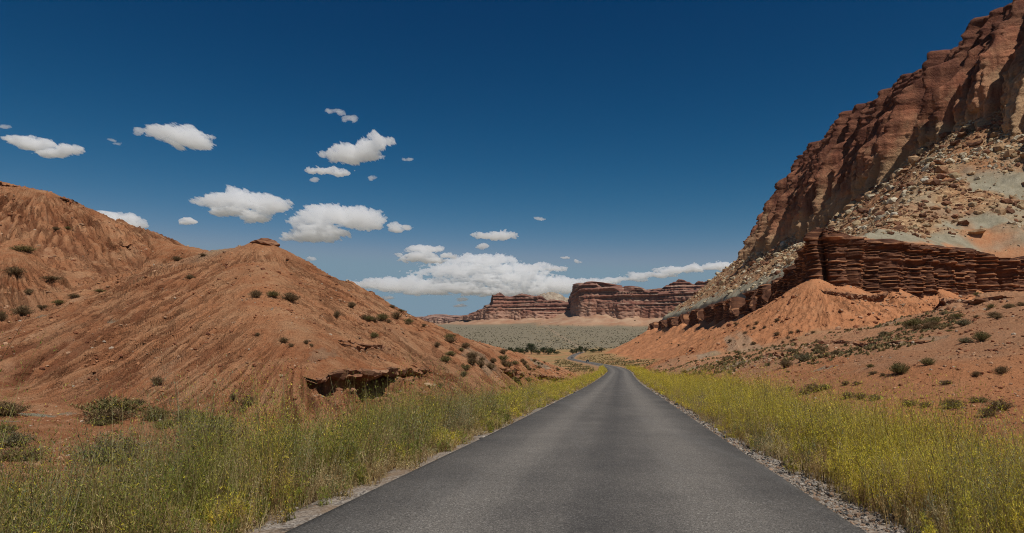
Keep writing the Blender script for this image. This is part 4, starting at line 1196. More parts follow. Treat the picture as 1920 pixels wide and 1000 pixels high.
def shrub_meshes(kd, q, split):
    key = (kd, q, split)
    if key not in MES:
        V, Fc, C, nst = VAR[kd][q]
        if split:
            out = []
            for f, nm in ((Fc[:nst], 'stems'), (Fc[nst:], 'foliage')):
                us = np.unique(f); mp = np.zeros(len(V), np.int32); mp[us] = np.arange(len(us))
                out.append(make_mesh(nm, V[us], mp[f], [M_SHRUB], dict(col=C[us]), smooth=False))
            MES[key] = out
        else: MES[key] = make_mesh('desert_shrub', V, Fc, [M_SHRUB], dict(col=C), smooth=False)
    return MES[key]
SHRUB_N = [0]
def shrub(p, width, kd, label, group, split=False, hs=1.0, name='desert_shrub', g=np.random.default_rng(77)):
    q = int(g.integers(0, 4)); s = width / 1.08
    if split:
        o = link(name, None, loc=p); a, b_ = shrub_meshes(kd, q, True)
        link('stems', a, o); link('foliage', b_, o)
    else: o = link(name, shrub_meshes(kd, q, False), loc=p)
    o.scale = (s * g.uniform(.9, 1.15), s * g.uniform(.85, 1.1), s * hs * g.uniform(.85, 1.1)); o.rotation_euler = (0, 0, g.random() * 6.283)
    tag(o, label, 'shrub', group); SHRUB_N[0] += 1
    return o

# shrubs singled out in the photograph: pixel of the foot, width in pixels, height factor, kind, label
NAMED = [
 (215, 775, 130, .75, 'olive', 'widest low olive shrub mat at the foot of the left hill'),
 (205, 790, 90, .7, 'brown', 'brown shrub mat just below the widest olive mat'),
 (190, 797, 45, .6, 'olive', 'small low mat at the lower edge of the widest shrub mats'),
 (12, 780, 66, .9, 'brown', 'brown rounded shrub beside the white salt patch'),
 (262, 758, 22, 1.0, 'brown', 'small dark shrub at the right tip of the widest olive mat'),
 (290, 788, 56, .7, 'olive', 'low olive mat between the widest mat and the yellow weed'),
 (352, 788, 70, .8, 'olive', 'olive green mat right beside the tall yellow weed clump'),
 (308, 802, 46, .6, 'yellow', 'flat yellowish mat on bare red sand'),
 (10, 812, 40, .8, 'olive', 'small olive tuft above two grey brown shrubs by the wash'),
 (20, 838, 75, .9, 'grey', 'grey brown shrub upper of a pair beside the red wash'),
 (38, 862, 100, .7, 'brown', 'dark spreading shrub lower of a pair beside the red wash'),
 (210, 868, 120, 1.0, 'grey', 'large grey sage shrub rising behind the left weeds'),
 (395, 832, 130, 1.0, 'grey', 'wide grey sage shrub behind the yellow weed clump'),
 (390, 815, 95, 1.15, 'yellow', 'bright yellow green weed clump left of the bare slope'),
 (295, 722, 24, 1.3, 'brown', 'dark upright shrub alone on the lower front slope'),
 (468, 760, 36, 1.0, 'brown', 'dark shrub at the foot of the slope above the weeds'),
 (455, 772, 24, .8, 'brown', 'small shrub just under the dark shrub at the slope foot'),
 (437, 748, 14, 1.2, 'brown', 'tiny shrub left of the dark shrub at the slope foot'),
 (480, 558, 22, 1.2, 'brown', 'darkest upright shrub high on the front hill'),
 (512, 557, 24, .8, 'olive', 'pale shrub between two dark shrubs high on the front hill'),
 (545, 566, 38, .8, 'brown', 'widest dark shrub high on the front hill'),
 (357, 525, 17, 1.0, 'brown', 'small round shrub on the upper front hill'),
 (332, 490, 22, .7, 'brown', 'low shrub below the saddle of the left hill'),
 (380, 480, 16, .6, 'brown', 'shrub on the pale saddle of the left hill'),
 (45, 472, 38, .7, 'olive', 'long dark green shrub on the back hill'),
 (28, 515, 36, .8, 'brown', 'round brown shrub on the lower back hill'),
 (98, 525, 38, .5, 'brown', 'slanting brown shrub in the gully of the back hill'),
 (55, 552, 20, 1.0, 'brown', 'small shrub in the middle of the gully'),
 (140, 558, 20, .8, 'brown', 'small shrub at the head of the gully'),
 (188, 548, 22, .5, 'olive', 'low shrub on the edge of the front hill above the gully'),
 (42, 592, 32, .9, 'brown', 'dark shrub low in the gully above the pale strip'),
 (80, 578, 20, .8, 'brown', 'small shrub right of the dark gully shrub'),
 (4, 602, 20, 1.6, 'brown', 'dark shrub cut by the picture edge in the gully'),
 (110, 570, 26, .5, 'olive', 'low strip of scrub along the gully edge'),
 (127, 430, 12, .9, 'olive', 'small green shrub high on the back hill'),
 (105, 432, 14, .7, 'brown', 'small brown shrub beside the high green shrub'),
 (483, 630, 9, 1.0, 'brown', 'tiny dot shrub in the middle of the front slope'),
 (532, 643, 20, .9, 'brown', 'shrub left of a pair on the middle front slope'),
 (546, 650, 13, .9, 'brown', 'small shrub right of a pair on the middle front slope'),
 (574, 645, 11, 1.1, 'brown', 'thin shrub farther right on the middle front slope'),
 (584, 650, 11, 1.1, 'brown', 'thin dark shrub next to the thin shrub on the front slope'),
 (685, 598, 16, 1.0, 'brown', 'left shrub of a row near the crest above the jagged shelf'),
 (700, 602, 18, .8, 'brown', 'right shrub of a row near the crest above the jagged shelf'),
 (702, 634, 18, 1.2, 'olive', 'olive shrub just above the jagged upper shelf'),
 (632, 595, 16, 1.2, 'brown', 'faint shrub high on the slope right of the knob'),
 (729, 605, 11, 1.1, 'brown', 'small shrub under the skyline at mid crest'),
 (735, 578, 15, .7, 'brown', 'shrub standing on the skyline crest'),
 (752, 584, 14, .6, 'olive', 'second shrub standing on the skyline crest'),
 (825, 727, 13, 1.3, 'brown', 'dark shrub on the bare slope right of the long hollow'),
 (845, 667, 20, .8, 'olive', 'olive shrub on the right flank of the hill'),
 (885, 682, 22, 1.0, 'brown', 'large dark shrub on the right flank above the road'),
 (903, 677, 13, 1.0, 'brown', 'dark shrub just right of the large flank shrub'),
 (924, 680, 11, 1.1, 'brown', 'upright shrub on the lower right flank'),
 (988, 690, 13, 1.1, 'brown', 'shrub above the low rock lip by the road'),
 (965, 684, 18, .9, 'olive', 'olive shrub above the dark low rock lip'),
 (1010, 690, 10, .9, 'brown', 'small shrub near the end of the hill above the lip'),
 (1686, 702, 40, .85, 'olive', 'largest rounded shrub on the red slope right of the road'),
 (1740, 685, 24, 1.1, 'olive', 'thin olive shrub above right of the largest rounded shrub'),
 (1632, 690, 16, 1.1, 'olive', 'small shrub left of the largest rounded shrub'),
 (1637, 702, 18, .8, 'brown', 'small brown shrub under the small left shrub'),
 (1655, 706, 12, 1.1, 'brown', 'tiny shrub touching the largest rounded shrub'),
 (1705, 762, 30, .95, 'olive', 'round shrub on red ground behind the right weeds'),
 (1735, 764, 22, .9, 'brown', 'smaller shrub right of the round shrub behind the weeds'),
 (1785, 766, 38, .95, 'olive', 'tall olive shrub in the middle of the row behind the weeds'),
 (1835, 755, 36, .7, 'olive', 'pale low shrub in the row behind the weeds'),
 (1875, 768, 46, .9, 'brown', 'largest dark shrub at the right end of the row'),
 (1852, 782, 32, .9, 'brown', 'dark shrub in front of the largest end shrub'),
 (1640, 750, 26, .9, 'olive', 'rounded shrub right of three joined shrubs'),
 (1615, 748, 26, .9, 'brown', 'middle one of three joined shrubs'),
 (1590, 746, 30, .8, 'brown', 'left one of three joined shrubs'),
 (1525, 735, 44, .75, 'brown', 'wide shrub clump at mid distance beyond the right weeds'),
 (1505, 740, 18, .9, 'brown', 'small shrub in front of the wide clump'),
 (1478, 735, 22, .9, 'olive', 'shrub left of the wide clump beyond the weeds'),
 (1548, 730, 24, .8, 'olive', 'right end shrub of the wide clump'),
 (1585, 722, 16, .9, 'brown', 'lone shrub above the three joined shrubs'),
 (1607, 722, 16, .8, 'brown', 'second lone shrub above the three joined shrubs'),
 (1810, 643, 28, .7, 'grey', 'grey green shrub on the mound below the fans'),
 (1840, 640, 32, .9, 'olive', 'spreading shrub on the mound right of the grey green one'),
 (1780, 622, 14, .7, 'olive', 'small dark green shrub on the pale mound'),
 (1858, 578, 16, .9, 'olive', 'shrub on top of the far right mound'),
 (1878, 700, 26, .9, 'brown', 'scraggly shrub at the right side of the red slope'),
 (1830, 705, 18, .9, 'brown', 'small scraggly shrub left of the scraggly right one'),
 (1775, 720, 22, .6, 'brown', 'sparse twiggy shrub in the middle of the red slope'),
 (1730, 608, 12, .8, 'olive', 'small shrub at the foot of the right debris fan'),
 (1370, 700, 20, .6, 'olive', 'green shrub on the flat beyond the right weeds'),
 (1340, 712, 16, .6, 'brown', 'low shrub on the flat near the weeds'),
]
P = hits([(d[0], d[1]) for d in NAMED], 7, 600)
for (u, v, w, hs, kd, lb), p in zip(NAMED, P):
    if lb.startswith('bright yellow'): hs = 1.3
    shrub(p - np.array([0, 0, .02 * w / FPX * p[1]]), w / FPX * p[1], kd, lb, 'desert shrubs', split=w >= 60, hs=hs * (.78 if w >= 60 else 1.1))

def more_shrubs():
    g = np.random.default_rng(91); k = 0
    # flats right of the road
    n = 700
    y = 45 * (260 / 45) ** g.random(n); u = 1230 + g.random(n) * 720; x = (u - 960) / FPX * y
    t = terrain(x, y); lat = road_lat(x, y)
    keep = (lat > 9.5) & (t['part'] == 0) & (g.random(n) < np.clip(.25 + 1.5 * fbm(x / 11, y / 22, 3, 741), .03, .9))
    pts = np.stack([x, y, t['z'].ravel()], 1)[keep][:135]
    for p in pts:
        kd = ('olive', 'brown', 'brown', 'grey')[int(g.integers(0, 4))]
        nm = {'olive': 'olive', 'brown': 'brown', 'grey': 'grey'}[kd]
        far = p[1] > 120
        shrub(p, g.uniform(.25, 1.0) ** 1.3 * 1.15 * (1 + p[1] / 300), kd, 'small %s shrub among many dotting the %s flat right of the road' % (nm, 'distant red' if far else 'red'), 'small %s shrubs on the %s flat' % (nm, 'distant' if far else 'red'), hs=.9)
    # left hill flanks
    n = 160
    u = 640 + g.random(n) * 430; v = np.interp(u, [640, 780, 870, 960, 1070], [560, 605, 640, 660, 690]) + g.random(n) ** 1.5 * 75
    pts = hits(np.stack([u, v], 1), 12, 500); c = 0
    for p, uu in zip(pts, u):
        t = terrain(np.array([p[0]]), np.array([p[1]]))
        if t['part'][0] != 1 or c >= 46 or (uu < 815 and p[2] < 3.2): continue
        c += 1
        shrub(p, g.uniform(.35, .8) * (1 + p[1] / 260), 'brown' if g.random() < .7 else 'olive', 'small shrub among many dotting the right flank of the left hill', 'small shrubs on the hill flank')
    # fans below the ledge
    n = 90; u = 1180 + g.random(n) * 420; v = 600 + g.random(n) * 55
    pts = hits(np.stack([u, v], 1), 60, 900); c = 0
    for p in pts:
        t = terrain(np.array([p[0]]), np.array([p[1]]))
        if t['part'][0] != 3 or c >= 32: continue
        c += 1
        shrub(p, g.uniform(.6, 1.1) * (1 + p[1] / 500), 'brown', 'tiny dark shrub among those sprinkled over the orange fans', 'tiny shrubs on the orange fans')
more_shrubs()
print('shrubs', SHRUB_N, time.time() - T0)

def lumps_stuff(name, pts, size, cols, label, cat):
    """low leafy tufts for ground cover too far away to count"""
    g = np.random.default_rng(5)
    n = len(pts); k = 9
    az = g.random((n, k)) * 6.283; el = g.random((n, k)) * 1.45
    d = np.stack([np.cos(az) * np.cos(el), np.sin(az) * np.cos(el), np.sin(el) * .85], -1)
    s = size[:, None, None]
    c = pts[:, None] + d * s * .55 * g.uniform(.6, 1.1, (n, k, 1))
    a2 = g.random((n, k)) * 6.283
    w = np.stack([np.cos(a2), np.sin(a2), g.normal(size=(n, k)) * .4], -1); up = np.stack([g.normal(size=(n, k)) * .3, g.normal(size=(n, k)) * .3, np.ones((n, k))], -1)
    V = np.stack([c - w * s * .5 - up * s * .25, c + w * s * .5 - up * s * .25, c + up * s * .6], 2).reshape(-1, 3)
    Fc = np.arange(len(V)).reshape(-1, 3); C = np.repeat(cols, k * 3, 0)
    me = make_mesh(name, V, Fc, [M_SHRUB], dict(col=C), smooth=False)
    return tag(link(name, me), label, cat, kind='stuff')
def ground_cover():
    g = np.random.default_rng(17)
    n = 30000
    y = 960 * (2350 / 960) ** g.random(n) ; x = (760 + g.random(n) * 520 - 960) / FPX * y
    t = terrain(x, y); keep = (t['zone'][:, 1] > .6) & (g.random(n) < np.clip(.5 + 1.2 * fbm(x / 60, y / 60, 3, 751), .1, 1))
    p = np.stack([x, y, t['z'].ravel()], 1)[keep][:4200]
    c = np.array([(.17, .15, .09), (.22, .19, .12), (.12, .105, .06), (.27, .24, .16)])[g.integers(0, 4, len(p))]
    lumps_stuff('sagebrush', p, g.uniform(.6, 1.9, len(p)), c, 'grey green sagebrush speckling the plain under the mesas', 'sagebrush')
    n = 75000
    y = 40 * (760 / 40) ** g.random(n); u = 1040 + g.random(n) * 760; x = (u - 960) / FPX * y
    t = terrain(x, y); lat = np.abs(road_lat(x, y))
    keep = (lat > 7.5) & (t['part'] == 0) & (g.random(n) < np.clip(.06 + 1.0 * fbm(x / 10, y / 26, 4, 755) + .35 * (y > 230), .0, .8))
    p = np.stack([x, y, t['z'].ravel()], 1)[keep][:9000]
    c = np.array([(.24, .17, .075), (.30, .23, .10), (.17, .125, .055), (.36, .27, .12), (.22, .19, .09)])[g.integers(0, 5, len(p))]
    lumps_stuff('desert_scrub', p, g.uniform(.10, .30, len(p)) * np.clip((p[:, 1] / 60) ** .5, .8, 3.2), c, 'low dry scrub covering the flats beside the road', 'scrub')
ground_cover()

# ------------------------------------------------------------------ trees far down the valley
def tree_meshes(seed, w, h):
    g = np.random.default_rng(seed)
    # trunk with three limbs
    tv, tf = [], []; o = 0
    def limb(p0, p1, r0, r1):
        nonlocal o
        k = 7; a = np.linspace(0, 6.283, k, endpoint=False)
        p0, p1 = np.array(p0), np.array(p1)
        for p, r in ((p0, r0), ((p0 + p1) / 2 + g.normal(size=3) * r0 * .3, (r0 + r1) / 2), (p1, r1)):
            tv.append(np.stack([p[0] + r * np.cos(a), p[1] + r * np.sin(a), np.full(k, p[2])], 1))
        for ring in range(2):
            for i in range(k): tf.append([o + ring * k + i, o + ring * k + (i + 1) % k, o + (ring + 1) * k + (i + 1) % k, o + (ring + 1) * k + i])
        o += 3 * k
    limb((0, 0, -.4), (0, 0, h * .35), .32, .24)
    for i in range(4):
        a = i * 1.6 + g.random(); limb((0, 0, h * .3), (math.cos(a) * w * .28, math.sin(a) * w * .28, h * .72), .2, .06)
    tm = make_mesh('trunk', np.concatenate(tv), np.array(tf), [M_STEM])
    # crown of leaf clusters
    V, Fc, C = [], [], []
    nb = 26
    cen = g.normal(size=(nb, 3)); cen /= np.linalg.norm(cen, axis=1)[:, None]
    cen = cen * g.random((nb, 1)) ** .4 * np.array([w * .40, w * .40, h * .36]) + np.array([0, 0, h * .56])
    cr = g.uniform(.10, .20, nb) * w
    per = 130
    d = g.normal(size=(nb, per, 3)); d /= np.linalg.norm(d, axis=-1, keepdims=True)
    p = cen[:, None] + d * cr[:, None, None] * g.random((nb, per, 1)) ** .35
    p = p.reshape(-1, 3); n = len(p)
    p[:, 2] = np.maximum(p[:, 2], h * .06)
    s = g.uniform(.22, .5, (n, 1)); a = g.normal(size=(n, 3)); b_ = g.normal(size=(n, 3))
    a /= np.linalg.norm(a, axis=1)[:, None]; b_ /= np.linalg.norm(b_, axis=1)[:, None]
    V = np.stack([p - a * s * .5, p + a * s * .5, p + b_ * s], 1).reshape(-1, 3)
    cc = np.array([(.030, .048, .014), (.045, .065, .02), (.022, .036, .012), (.06, .08, .026)])
    C = np.repeat(np.repeat(cc[g.integers(0, 4, nb)], per, 0) * g.uniform(.7, 1.3, (n, 1)), 3, 0)
    cm = make_mesh('crown', V, np.arange(len(V)).reshape(-1, 3), [M_SHRUB], dict(col=C), smooth=False)
    return tm, cm
TREES = [(957, 665, 11, 9, 'small round dark tree at the left end of the tree row'), (973, 667, 17, 11, 'dark tree second in the row beyond the hill'), (996, 666, 22, 15, 'tallest darkest tree of the row beyond the hill'),
         (1007, 668, 14, 8, 'low lighter green tree in front of the tallest tree'), (1020, 667, 17, 11, 'broad green tree right of the tallest tree'), (1033, 667, 16, 11, 'right end tree of the main tree row'),
         (1073, 663, 10, 5, 'small tree left of the far road end'), (1088, 662, 12, 8, 'dark tree right of the far road end'), (1098, 662, 10, 6, 'low dark tree beside the far road end tree'),
         (1112, 661, 18, 4, 'low dark thicket tree at the foot of the orange spur'),
         (965, 667, 13, 8, 'small tree squeezed between the two leftmost trees of the row'), (984, 668, 15, 9, 'tree just left of the tallest tree'), (1029, 668, 14, 8, 'low tree in front of the right end of the main row'),
         (1044, 667, 13, 6, 'lowest tree trailing off the right end of the main row'), (1081, 663, 12, 6, 'low tree between the two dark trees at the far road end'), (1128, 660, 16, 4, 'flat dark tree farthest right below the orange spur')]
TM = [tree_meshes(40 + i, 10, 9) for i in range(4)]
for i, (u, v, w, h, lb) in enumerate(TREES):
    y = 905 + (i % 3) * 12
    p = at(u, v, y); p[2] = float(ground_z(p[0], y)[0])
    o = link('cottonwood_tree', None, loc=p); tm, cm = TM[i % 4]
    link('trunk', tm, o); link('crown', cm, o)
    zh = (CAMZ + (HZ - (v - h)) / FPX * y) - p[2]
    o.scale = (w / FPX * y / 8, w / FPX * y / 8, max(4.5, zh * 1.6) / 9); o.rotation_euler = (0, 0, i * 1.3)
    tag(o, lb, 'tree', 'trees along the valley bottom')

# ------------------------------------------------------------------ cars
M_PAINT = simple_mat('dark car paint', (.012, .012, .014), .3, .2, .6); M_GLASS = simple_mat('car glass', (.02, .024, .028), .08, 0, .8)
M_TYRE = simple_mat('tyre rubber', (.012, .012, .012), .85); M_RIM = simple_mat('wheel alloy', (.45, .45, .46), .35, .9); M_CHROME = simple_mat('number plate', (.75, .75, .73), .4)
M_LAMP = simple_mat('lamp lens', (.6, .6, .58), .15); M_PAINT2 = simple_mat('grey car paint', (.08, .085, .09), .35, .3, .6)
def car(label, y, off, facing, paint):
    import bmesh
    o = link('car', None, loc=(road_x(np.array([y]))[0] + off, y, road_z(np.array([y]))[0] + .05 + .0005 * y))
    sl = float(road_x(np.array([y + 4.]))[0] - road_x(np.array([y - 4.]))[0]) / 8
    o.rotation_euler = (0, 0, -math.atan(sl) + (0 if facing > 0 else math.pi))
    def extr(name, prof_, hw, mat, parent, inset=0, bev=.05):
        bm = bmesh.new(); n = len(prof_)
        a = [bm.verts.new((-hw + inset * max(0, z - .9), yy, z)) for yy, z in prof_]; b = [bm.verts.new((hw - inset * max(0, z - .9), yy, z)) for yy, z in prof_]
        bm.faces.new(a); bm.faces.new(b[::-1])
        for i in range(n): bm.faces.new((a[i], b[i], b[(i + 1) % n], a[(i + 1) % n]))
        bmesh.ops.recalc_face_normals(bm, faces=bm.faces)
        bmesh.ops.bevel(bm, geom=list(bm.edges), offset=bev, segments=2, affect='EDGES', clamp_overlap=True)
        me = bpy.data.meshes.new(name); bm.to_mesh(me); bm.free(); me.materials.append(mat); return link(name, me, parent)
    body = extr('body', [(-2.25, .35), (2.3, .35), (2.35, .75), (2.2, .98), (1.05, 1.08), (.35, 1.62), (-1.5, 1.70), (-2.2, 1.15), (-2.3, .8)], .93, paint, o, .28)
    extr('windscreen', [(1.02, 1.12), (.40, 1.58), (.44, 1.62), (1.08, 1.14)], .70, M_GLASS, o, 0, .01)
    extr('rear_window', [(-2.16, 1.20), (-1.62, 1.62), (-1.60, 1.67), (-2.22, 1.20)], .66, M_GLASS, o, 0, .01)
    for s in (-1, 1):
        w = extr('side_window', [(.75, 1.16), (.25, 1.54), (-1.35, 1.58), (-1.75, 1.16)], .012, M_GLASS, o, 0, .004); w.location = (s * .84, 0, 0); w.rotation_euler = (0, -s * .22, 0); w.location.x = s * 1.09
        h = extr('headlight', [(2.2, .68), (2.34, .68), (2.28, .86), (2.16, .88)], .20, M_LAMP, o, 0, .02); h.location.x = s * .66
        h = extr('tail_light', [(-2.33, .85), (-2.24, .85), (-2.22, 1.08), (-2.28, 1.08)], .12, simple_mat('red lens', (.3, .01, .01), .2), o, 0, .02); h.location.x = s * .74
        for wy in (1.42, -1.42):
            bm = bmesh.new(); bmesh.ops.create_cone(bm, cap_ends=True, segments=20, radius1=.35, radius2=.35, depth=.24)
            me = bpy.data.meshes.new('wheel'); bm.to_mesh(me); bm.free(); me.materials.append(M_TYRE)
            wl = link('wheel', me, o, (s * .84, wy, .35)); wl.rotation_euler = (0, math.pi / 2, 0)
            bm = bmesh.new(); bmesh.ops.create_cone(bm, cap_ends=True, segments=16, radius1=.22, radius2=.20, depth=.05)
            me = bpy.data.meshes.new('rim'); bm.to_mesh(me); bm.free(); me.materials.append(M_RIM)
            link('rim', me, wl, (0, 0, s * .125))
    extr('number_plate', [(2.345, .50), (2.375, .50), (2.375, .62), (2.345, .62)], .26, M_CHROME, o, 0, .005)
    extr('number_plate', [(-2.33, .72), (-2.30, .72), (-2.30, .92), (-2.33, .92)], .30, M_CHROME, o, 0, .005)
    tag(o, label, 'car', 'cars on the road')
car('black car coming along the far bend of the road', 478, -1.0, -1, M_PAINT)
car('tiny grey car farthest along the road near the trees', 735, 0.9, 1, M_PAINT2)

# ------------------------------------------------------------------ clouds
def mat_cloud(density):
    b = NB('cloud vapour')
    v = b.n.new('ShaderNodeVolumeScatter'); v.inputs['Color'].default_value = (.965, .965, .97, 1)
    v.inputs['Density'].default_value = density; v.inputs['Anisotropy'].default_value = .2
    b.l.new(v.outputs[0], b.out.inputs['Volume'])
    return b.m
CLOUDS = [
 ('ragged flat cloud low over the back hill at far left', .95, [(40, 264, 34, 9), (70, 273, 36, 11), (125, 282, 30, 11), (100, 288, 34, 7)]),
 ('smooth solid white cloud highest above the left hill', 1.0, [(325, 250, 42, 15), (352, 262, 40, 17), (372, 270, 26, 11), (298, 248, 18, 10)]),
 ('small wisp just left of the smooth solid cloud', .55, [(262, 246, 12, 6), (256, 250, 7, 3)]),
 ('faint slanting wisp between the two left clouds', .35, [(208, 262, 9, 3), (220, 269, 10, 3)]),
 ('tiny wisp at the left frame edge', .45, [(8, 238, 11, 4)]),
 ('torn cloud with a rising right tip', 1.0, [(650, 290, 44, 18), (690, 277, 28, 12), (716, 266, 20, 11), (685, 294, 30, 8), (700, 256, 12, 7)]),
 ('flat strip of cloud under the torn cloud', .9, [(612, 321, 38, 8), (640, 326, 18, 5), (585, 323, 14, 5)]),
 ('thin wisp above the torn cloud', .5, [(628, 209, 19, 4), (655, 224, 16, 6), (640, 213, 10, 4)]),
 ('long ragged cloud with a small tuft on top', 1.0, [(410, 378, 40, 14), (455, 377, 42, 18), (505, 385, 40, 17), (438, 357, 14, 7), (478, 408, 26, 9), (435, 397, 34, 10)]),
 ('largest billowing cloud right of the knob', 1.0, [(615, 404, 60, 18), (670, 410, 50, 20), (590, 414, 44, 15), (600, 436, 54, 14), (580, 447, 46, 9), (690, 418, 28, 14)]),
 ('broken puffs right of the largest billowing cloud', .8, [(740, 424, 13, 9), (763, 427, 11, 6), (745, 433, 14, 3)]),
 ('cloud peeping over the shoulder of the left hill', 1.0, [(225, 413, 42, 13), (195, 404, 22, 7), (252, 424, 22, 8)]),
 ('small smooth cloudlet between hill and ragged cloud', .9, [(350, 416, 15, 6)]),
 ('flat layered cloud above the long bank', .95, [(795, 468, 36, 7), (785, 483, 38, 11), (838, 480, 15, 7), (805, 488, 30, 7)]),
 ('two joined cloudlets in the middle of the sky', .9, [(942, 441, 23, 10), (905, 443, 22, 5), (925, 445, 14, 4)]),
 ('little round puff under the two joined cloudlets', .7, [(904, 463, 10, 5)]),
 ('tiny faint puff high in the middle of the sky', .5, [(1012, 411, 10, 3)]),
 ('long cloud bank stretched above the distant mesas', .95, [(905, 488, 62, 12), (880, 508, 98, 16), (760, 533, 92, 13), (705, 531, 52, 8), (850, 540, 120, 14), (945, 522, 105, 18), (1015, 537, 98, 12), (1065, 531, 75, 9), (985, 503, 64, 8), (930, 546, 105, 10)]),
 ('thin veil of cloud left of the long bank over the hill crest', .55, [(690, 536, 40, 5), (735, 541, 46, 6), (780, 547, 50, 5), (820, 552, 40, 4)]),
 ('thin low veil between the long bank and the tall brown mesa', .6, [(1000, 551, 60, 6), (1050, 546, 55, 6), (1100, 541, 40, 6), (1075, 533, 50, 4)]),
 ('narrow cloud streak right of the long bank', .7, [(1045, 505, 20, 4), (1060, 502, 10, 3)]),
 ('tiny puff above the narrow streak', .6, [(1060, 483, 9, 3), (1084, 490, 7, 3)]),
 ('thin slanting streaks above the tall brown mesa', .75, [(1170, 524, 46, 5), (1215, 516, 42, 6), (1130, 529, 30, 5)]),
 ('smooth bright band touching the right slope', .9, [(1265, 508, 40, 6), (1310, 503, 40, 6), (1355, 500, 50, 8), (1240, 516, 30, 4)]),
 ('small flat cloudlet near the left crest', .7, [(727, 559, 13, 4)]),
 ('small flat cloudlet low over the middle mesa', .75, [(862, 573, 15, 3), (866, 562, 12, 4)]),
 ('tiny cloudlet right above the hill crest', .6, [(580, 486, 13, 4)]),
 ('tiny puff under the torn cloud', .5, [(696, 334, 8, 5), (590, 337, 8, 4)]),
 ('tiny puff trailing right of the torn cloud', .5, [(762, 299, 11, 4), (715, 295, 9, 4)]),
]
for ci, (lb, op, el) in enumerate(CLOUDS):
    e = np.array(el, float); e[:, 2:] *= 1.12
    pad = 16
    u0, u1 = (e[:, 0] - e[:, 2]).min() - pad, (e[:, 0] + e[:, 2]).max() + pad
    v0, v1 = (e[:, 1] - e[:, 3]).min() - pad, (e[:, 1] + e[:, 3]).max() + pad
    st = 1.0
    U, Vv = np.meshgrid(np.arange(u0, u1, st), np.arange(v0, v1, st))
    vc = np.average(e[:, 1], weights=e[:, 2]); D = float(np.clip(2600 / ((HZ - vc) / FPX), 8500, 24000))
    wu = 7 * fbm(U / 26, Vv / 20, 3, 800 + ci); wv = 5 * fbm(U / 26 + 40, Vv / 20, 3, 820 + ci)
    f = np.full(U.shape, -9.)
    for (a, b_, ru, rv) in e:
        dv = (Vv + wv - b_) / rv; dv = np.where(dv > 0, dv * 1.12, dv)
        q = 1.06 - ((U + wu - a) / ru) ** 2 - dv ** 2
        k = .35; h_ = np.clip(.5 + .5 * (f - q) / k, 0, 1)
        f = lerp(q, f, h_) + k * h_ * (1 - h_)
    sm = min(1, e[:, 3].max() / 12)
    f = f + .10 + 1.5 * fbm(U / 26, Vv / 12, 6, 840 + ci, .72) + .85 * fbm(U / 8, Vv / 4.5, 4, 850 + ci, .75)
    f = np.clip(f, -1, 1.3)
    thin = 1 + .45 * fbm(U / 30, Vv / 6, 4, 870 + ci) * (1.3 if ('bank' in lb or 'streak' in lb) else .5)
    Tk = np.clip(f, 0, 1.2) ** 1.3 * np.clip(thin, .15, 2) * e[:, 3].max() * 1.3 * (1 + .16 * fbm(U / 16, Vv / 10, 3, 860 + ci))
    mpx = D / FPX
    nr, nc = U.shape
    cell = (f[:-1, :-1] > 0) & (f[:-1, 1:] > 0) & (f[1:, :-1] > 0) & (f[1:, 1:] > 0)
    Fc = grid_faces(nr, nc)[cell.ravel()]
    if not len(Fc): continue
    # rim vertices are shared by the front and the back so that the body is closed
    cnt = np.bincount(Fc.ravel(), minlength=U.size); rim = cnt < 4
    Tk = np.where(rim.reshape(U.shape), 0, np.maximum(Tk, .02)); nv = U.size
    V = np.concatenate([np.stack([(U - 960) * mpx, D + sgn * Tk * mpx, CAMZ + (HZ - Vv) * mpx], -1).reshape(-1, 3) for sgn in (-1, 1)])
    bk = np.where(rim, np.arange(nv), np.arange(nv) + nv)
    Fa = np.concatenate([Fc[:, ::-1], bk[Fc]])
    us = np.unique(Fa); mp = np.zeros(len(V), np.int32); mp[us] = np.arange(len(us))
    c0 = V[us].mean(0)
    tau = 4.8 * op ** 2
    me = make_mesh('cloud', V[us] - c0, mp[Fa], [mat_cloud(tau / (2 * e[:, 3].max() * 1.3 * mpx))])
    tag(link('cloud', me, loc=c0), lb, 'cloud', 'fair weather clouds')
print('clouds', time.time() - T0)

# ------------------------------------------------------------------ air
def build_haze():
    b = NB('thin valley haze')
    v = b.n.new('ShaderNodeVolumePrincipled'); v.inputs['Color'].default_value = (.82, .88, 1, 1); v.inputs['Density'].default_value = 1.2e-5; v.inputs['Anisotropy'].default_value = .1
    b.l.new(v.outputs[0], b.out.inputs['Volume'])
    c = np.array([(x, y, z) for z in (-40, 330) for y in (-300, 46000) for x in (-61000, 61000)], float)
    me = make_mesh('haze', c, np.array([(0, 2, 3, 1), (4, 5, 7, 6), (0, 1, 5, 4), (2, 6, 7, 3), (0, 4, 6, 2), (1, 3, 7, 5)]), [b.m], smooth=False)
    tag(link('haze', me), 'thin pale haze filling the valley air', 'haze', kind='stuff')
build_haze()

# ------------------------------------------------------------------ light, sky, camera
SUN_EL, SUN_AZ = 58.0, 146.0       # degrees; azimuth clockwise from the viewing direction
az, el = R(SUN_AZ), R(SUN_EL)
sd = Vector((math.sin(az) * math.cos(el), math.cos(az) * math.cos(el), math.sin(el)))
L = bpy.data.lights.new('sun', 'SUN'); L.energy = 5.0; L.angle = R(.5); L.color = (1, .955, .89)
so = bpy.data.objects.new('sun', L); COL.objects.link(so); so.rotation_euler = sd.to_track_quat('Z', 'Y').to_euler(); so.location = (100, -50, 300)

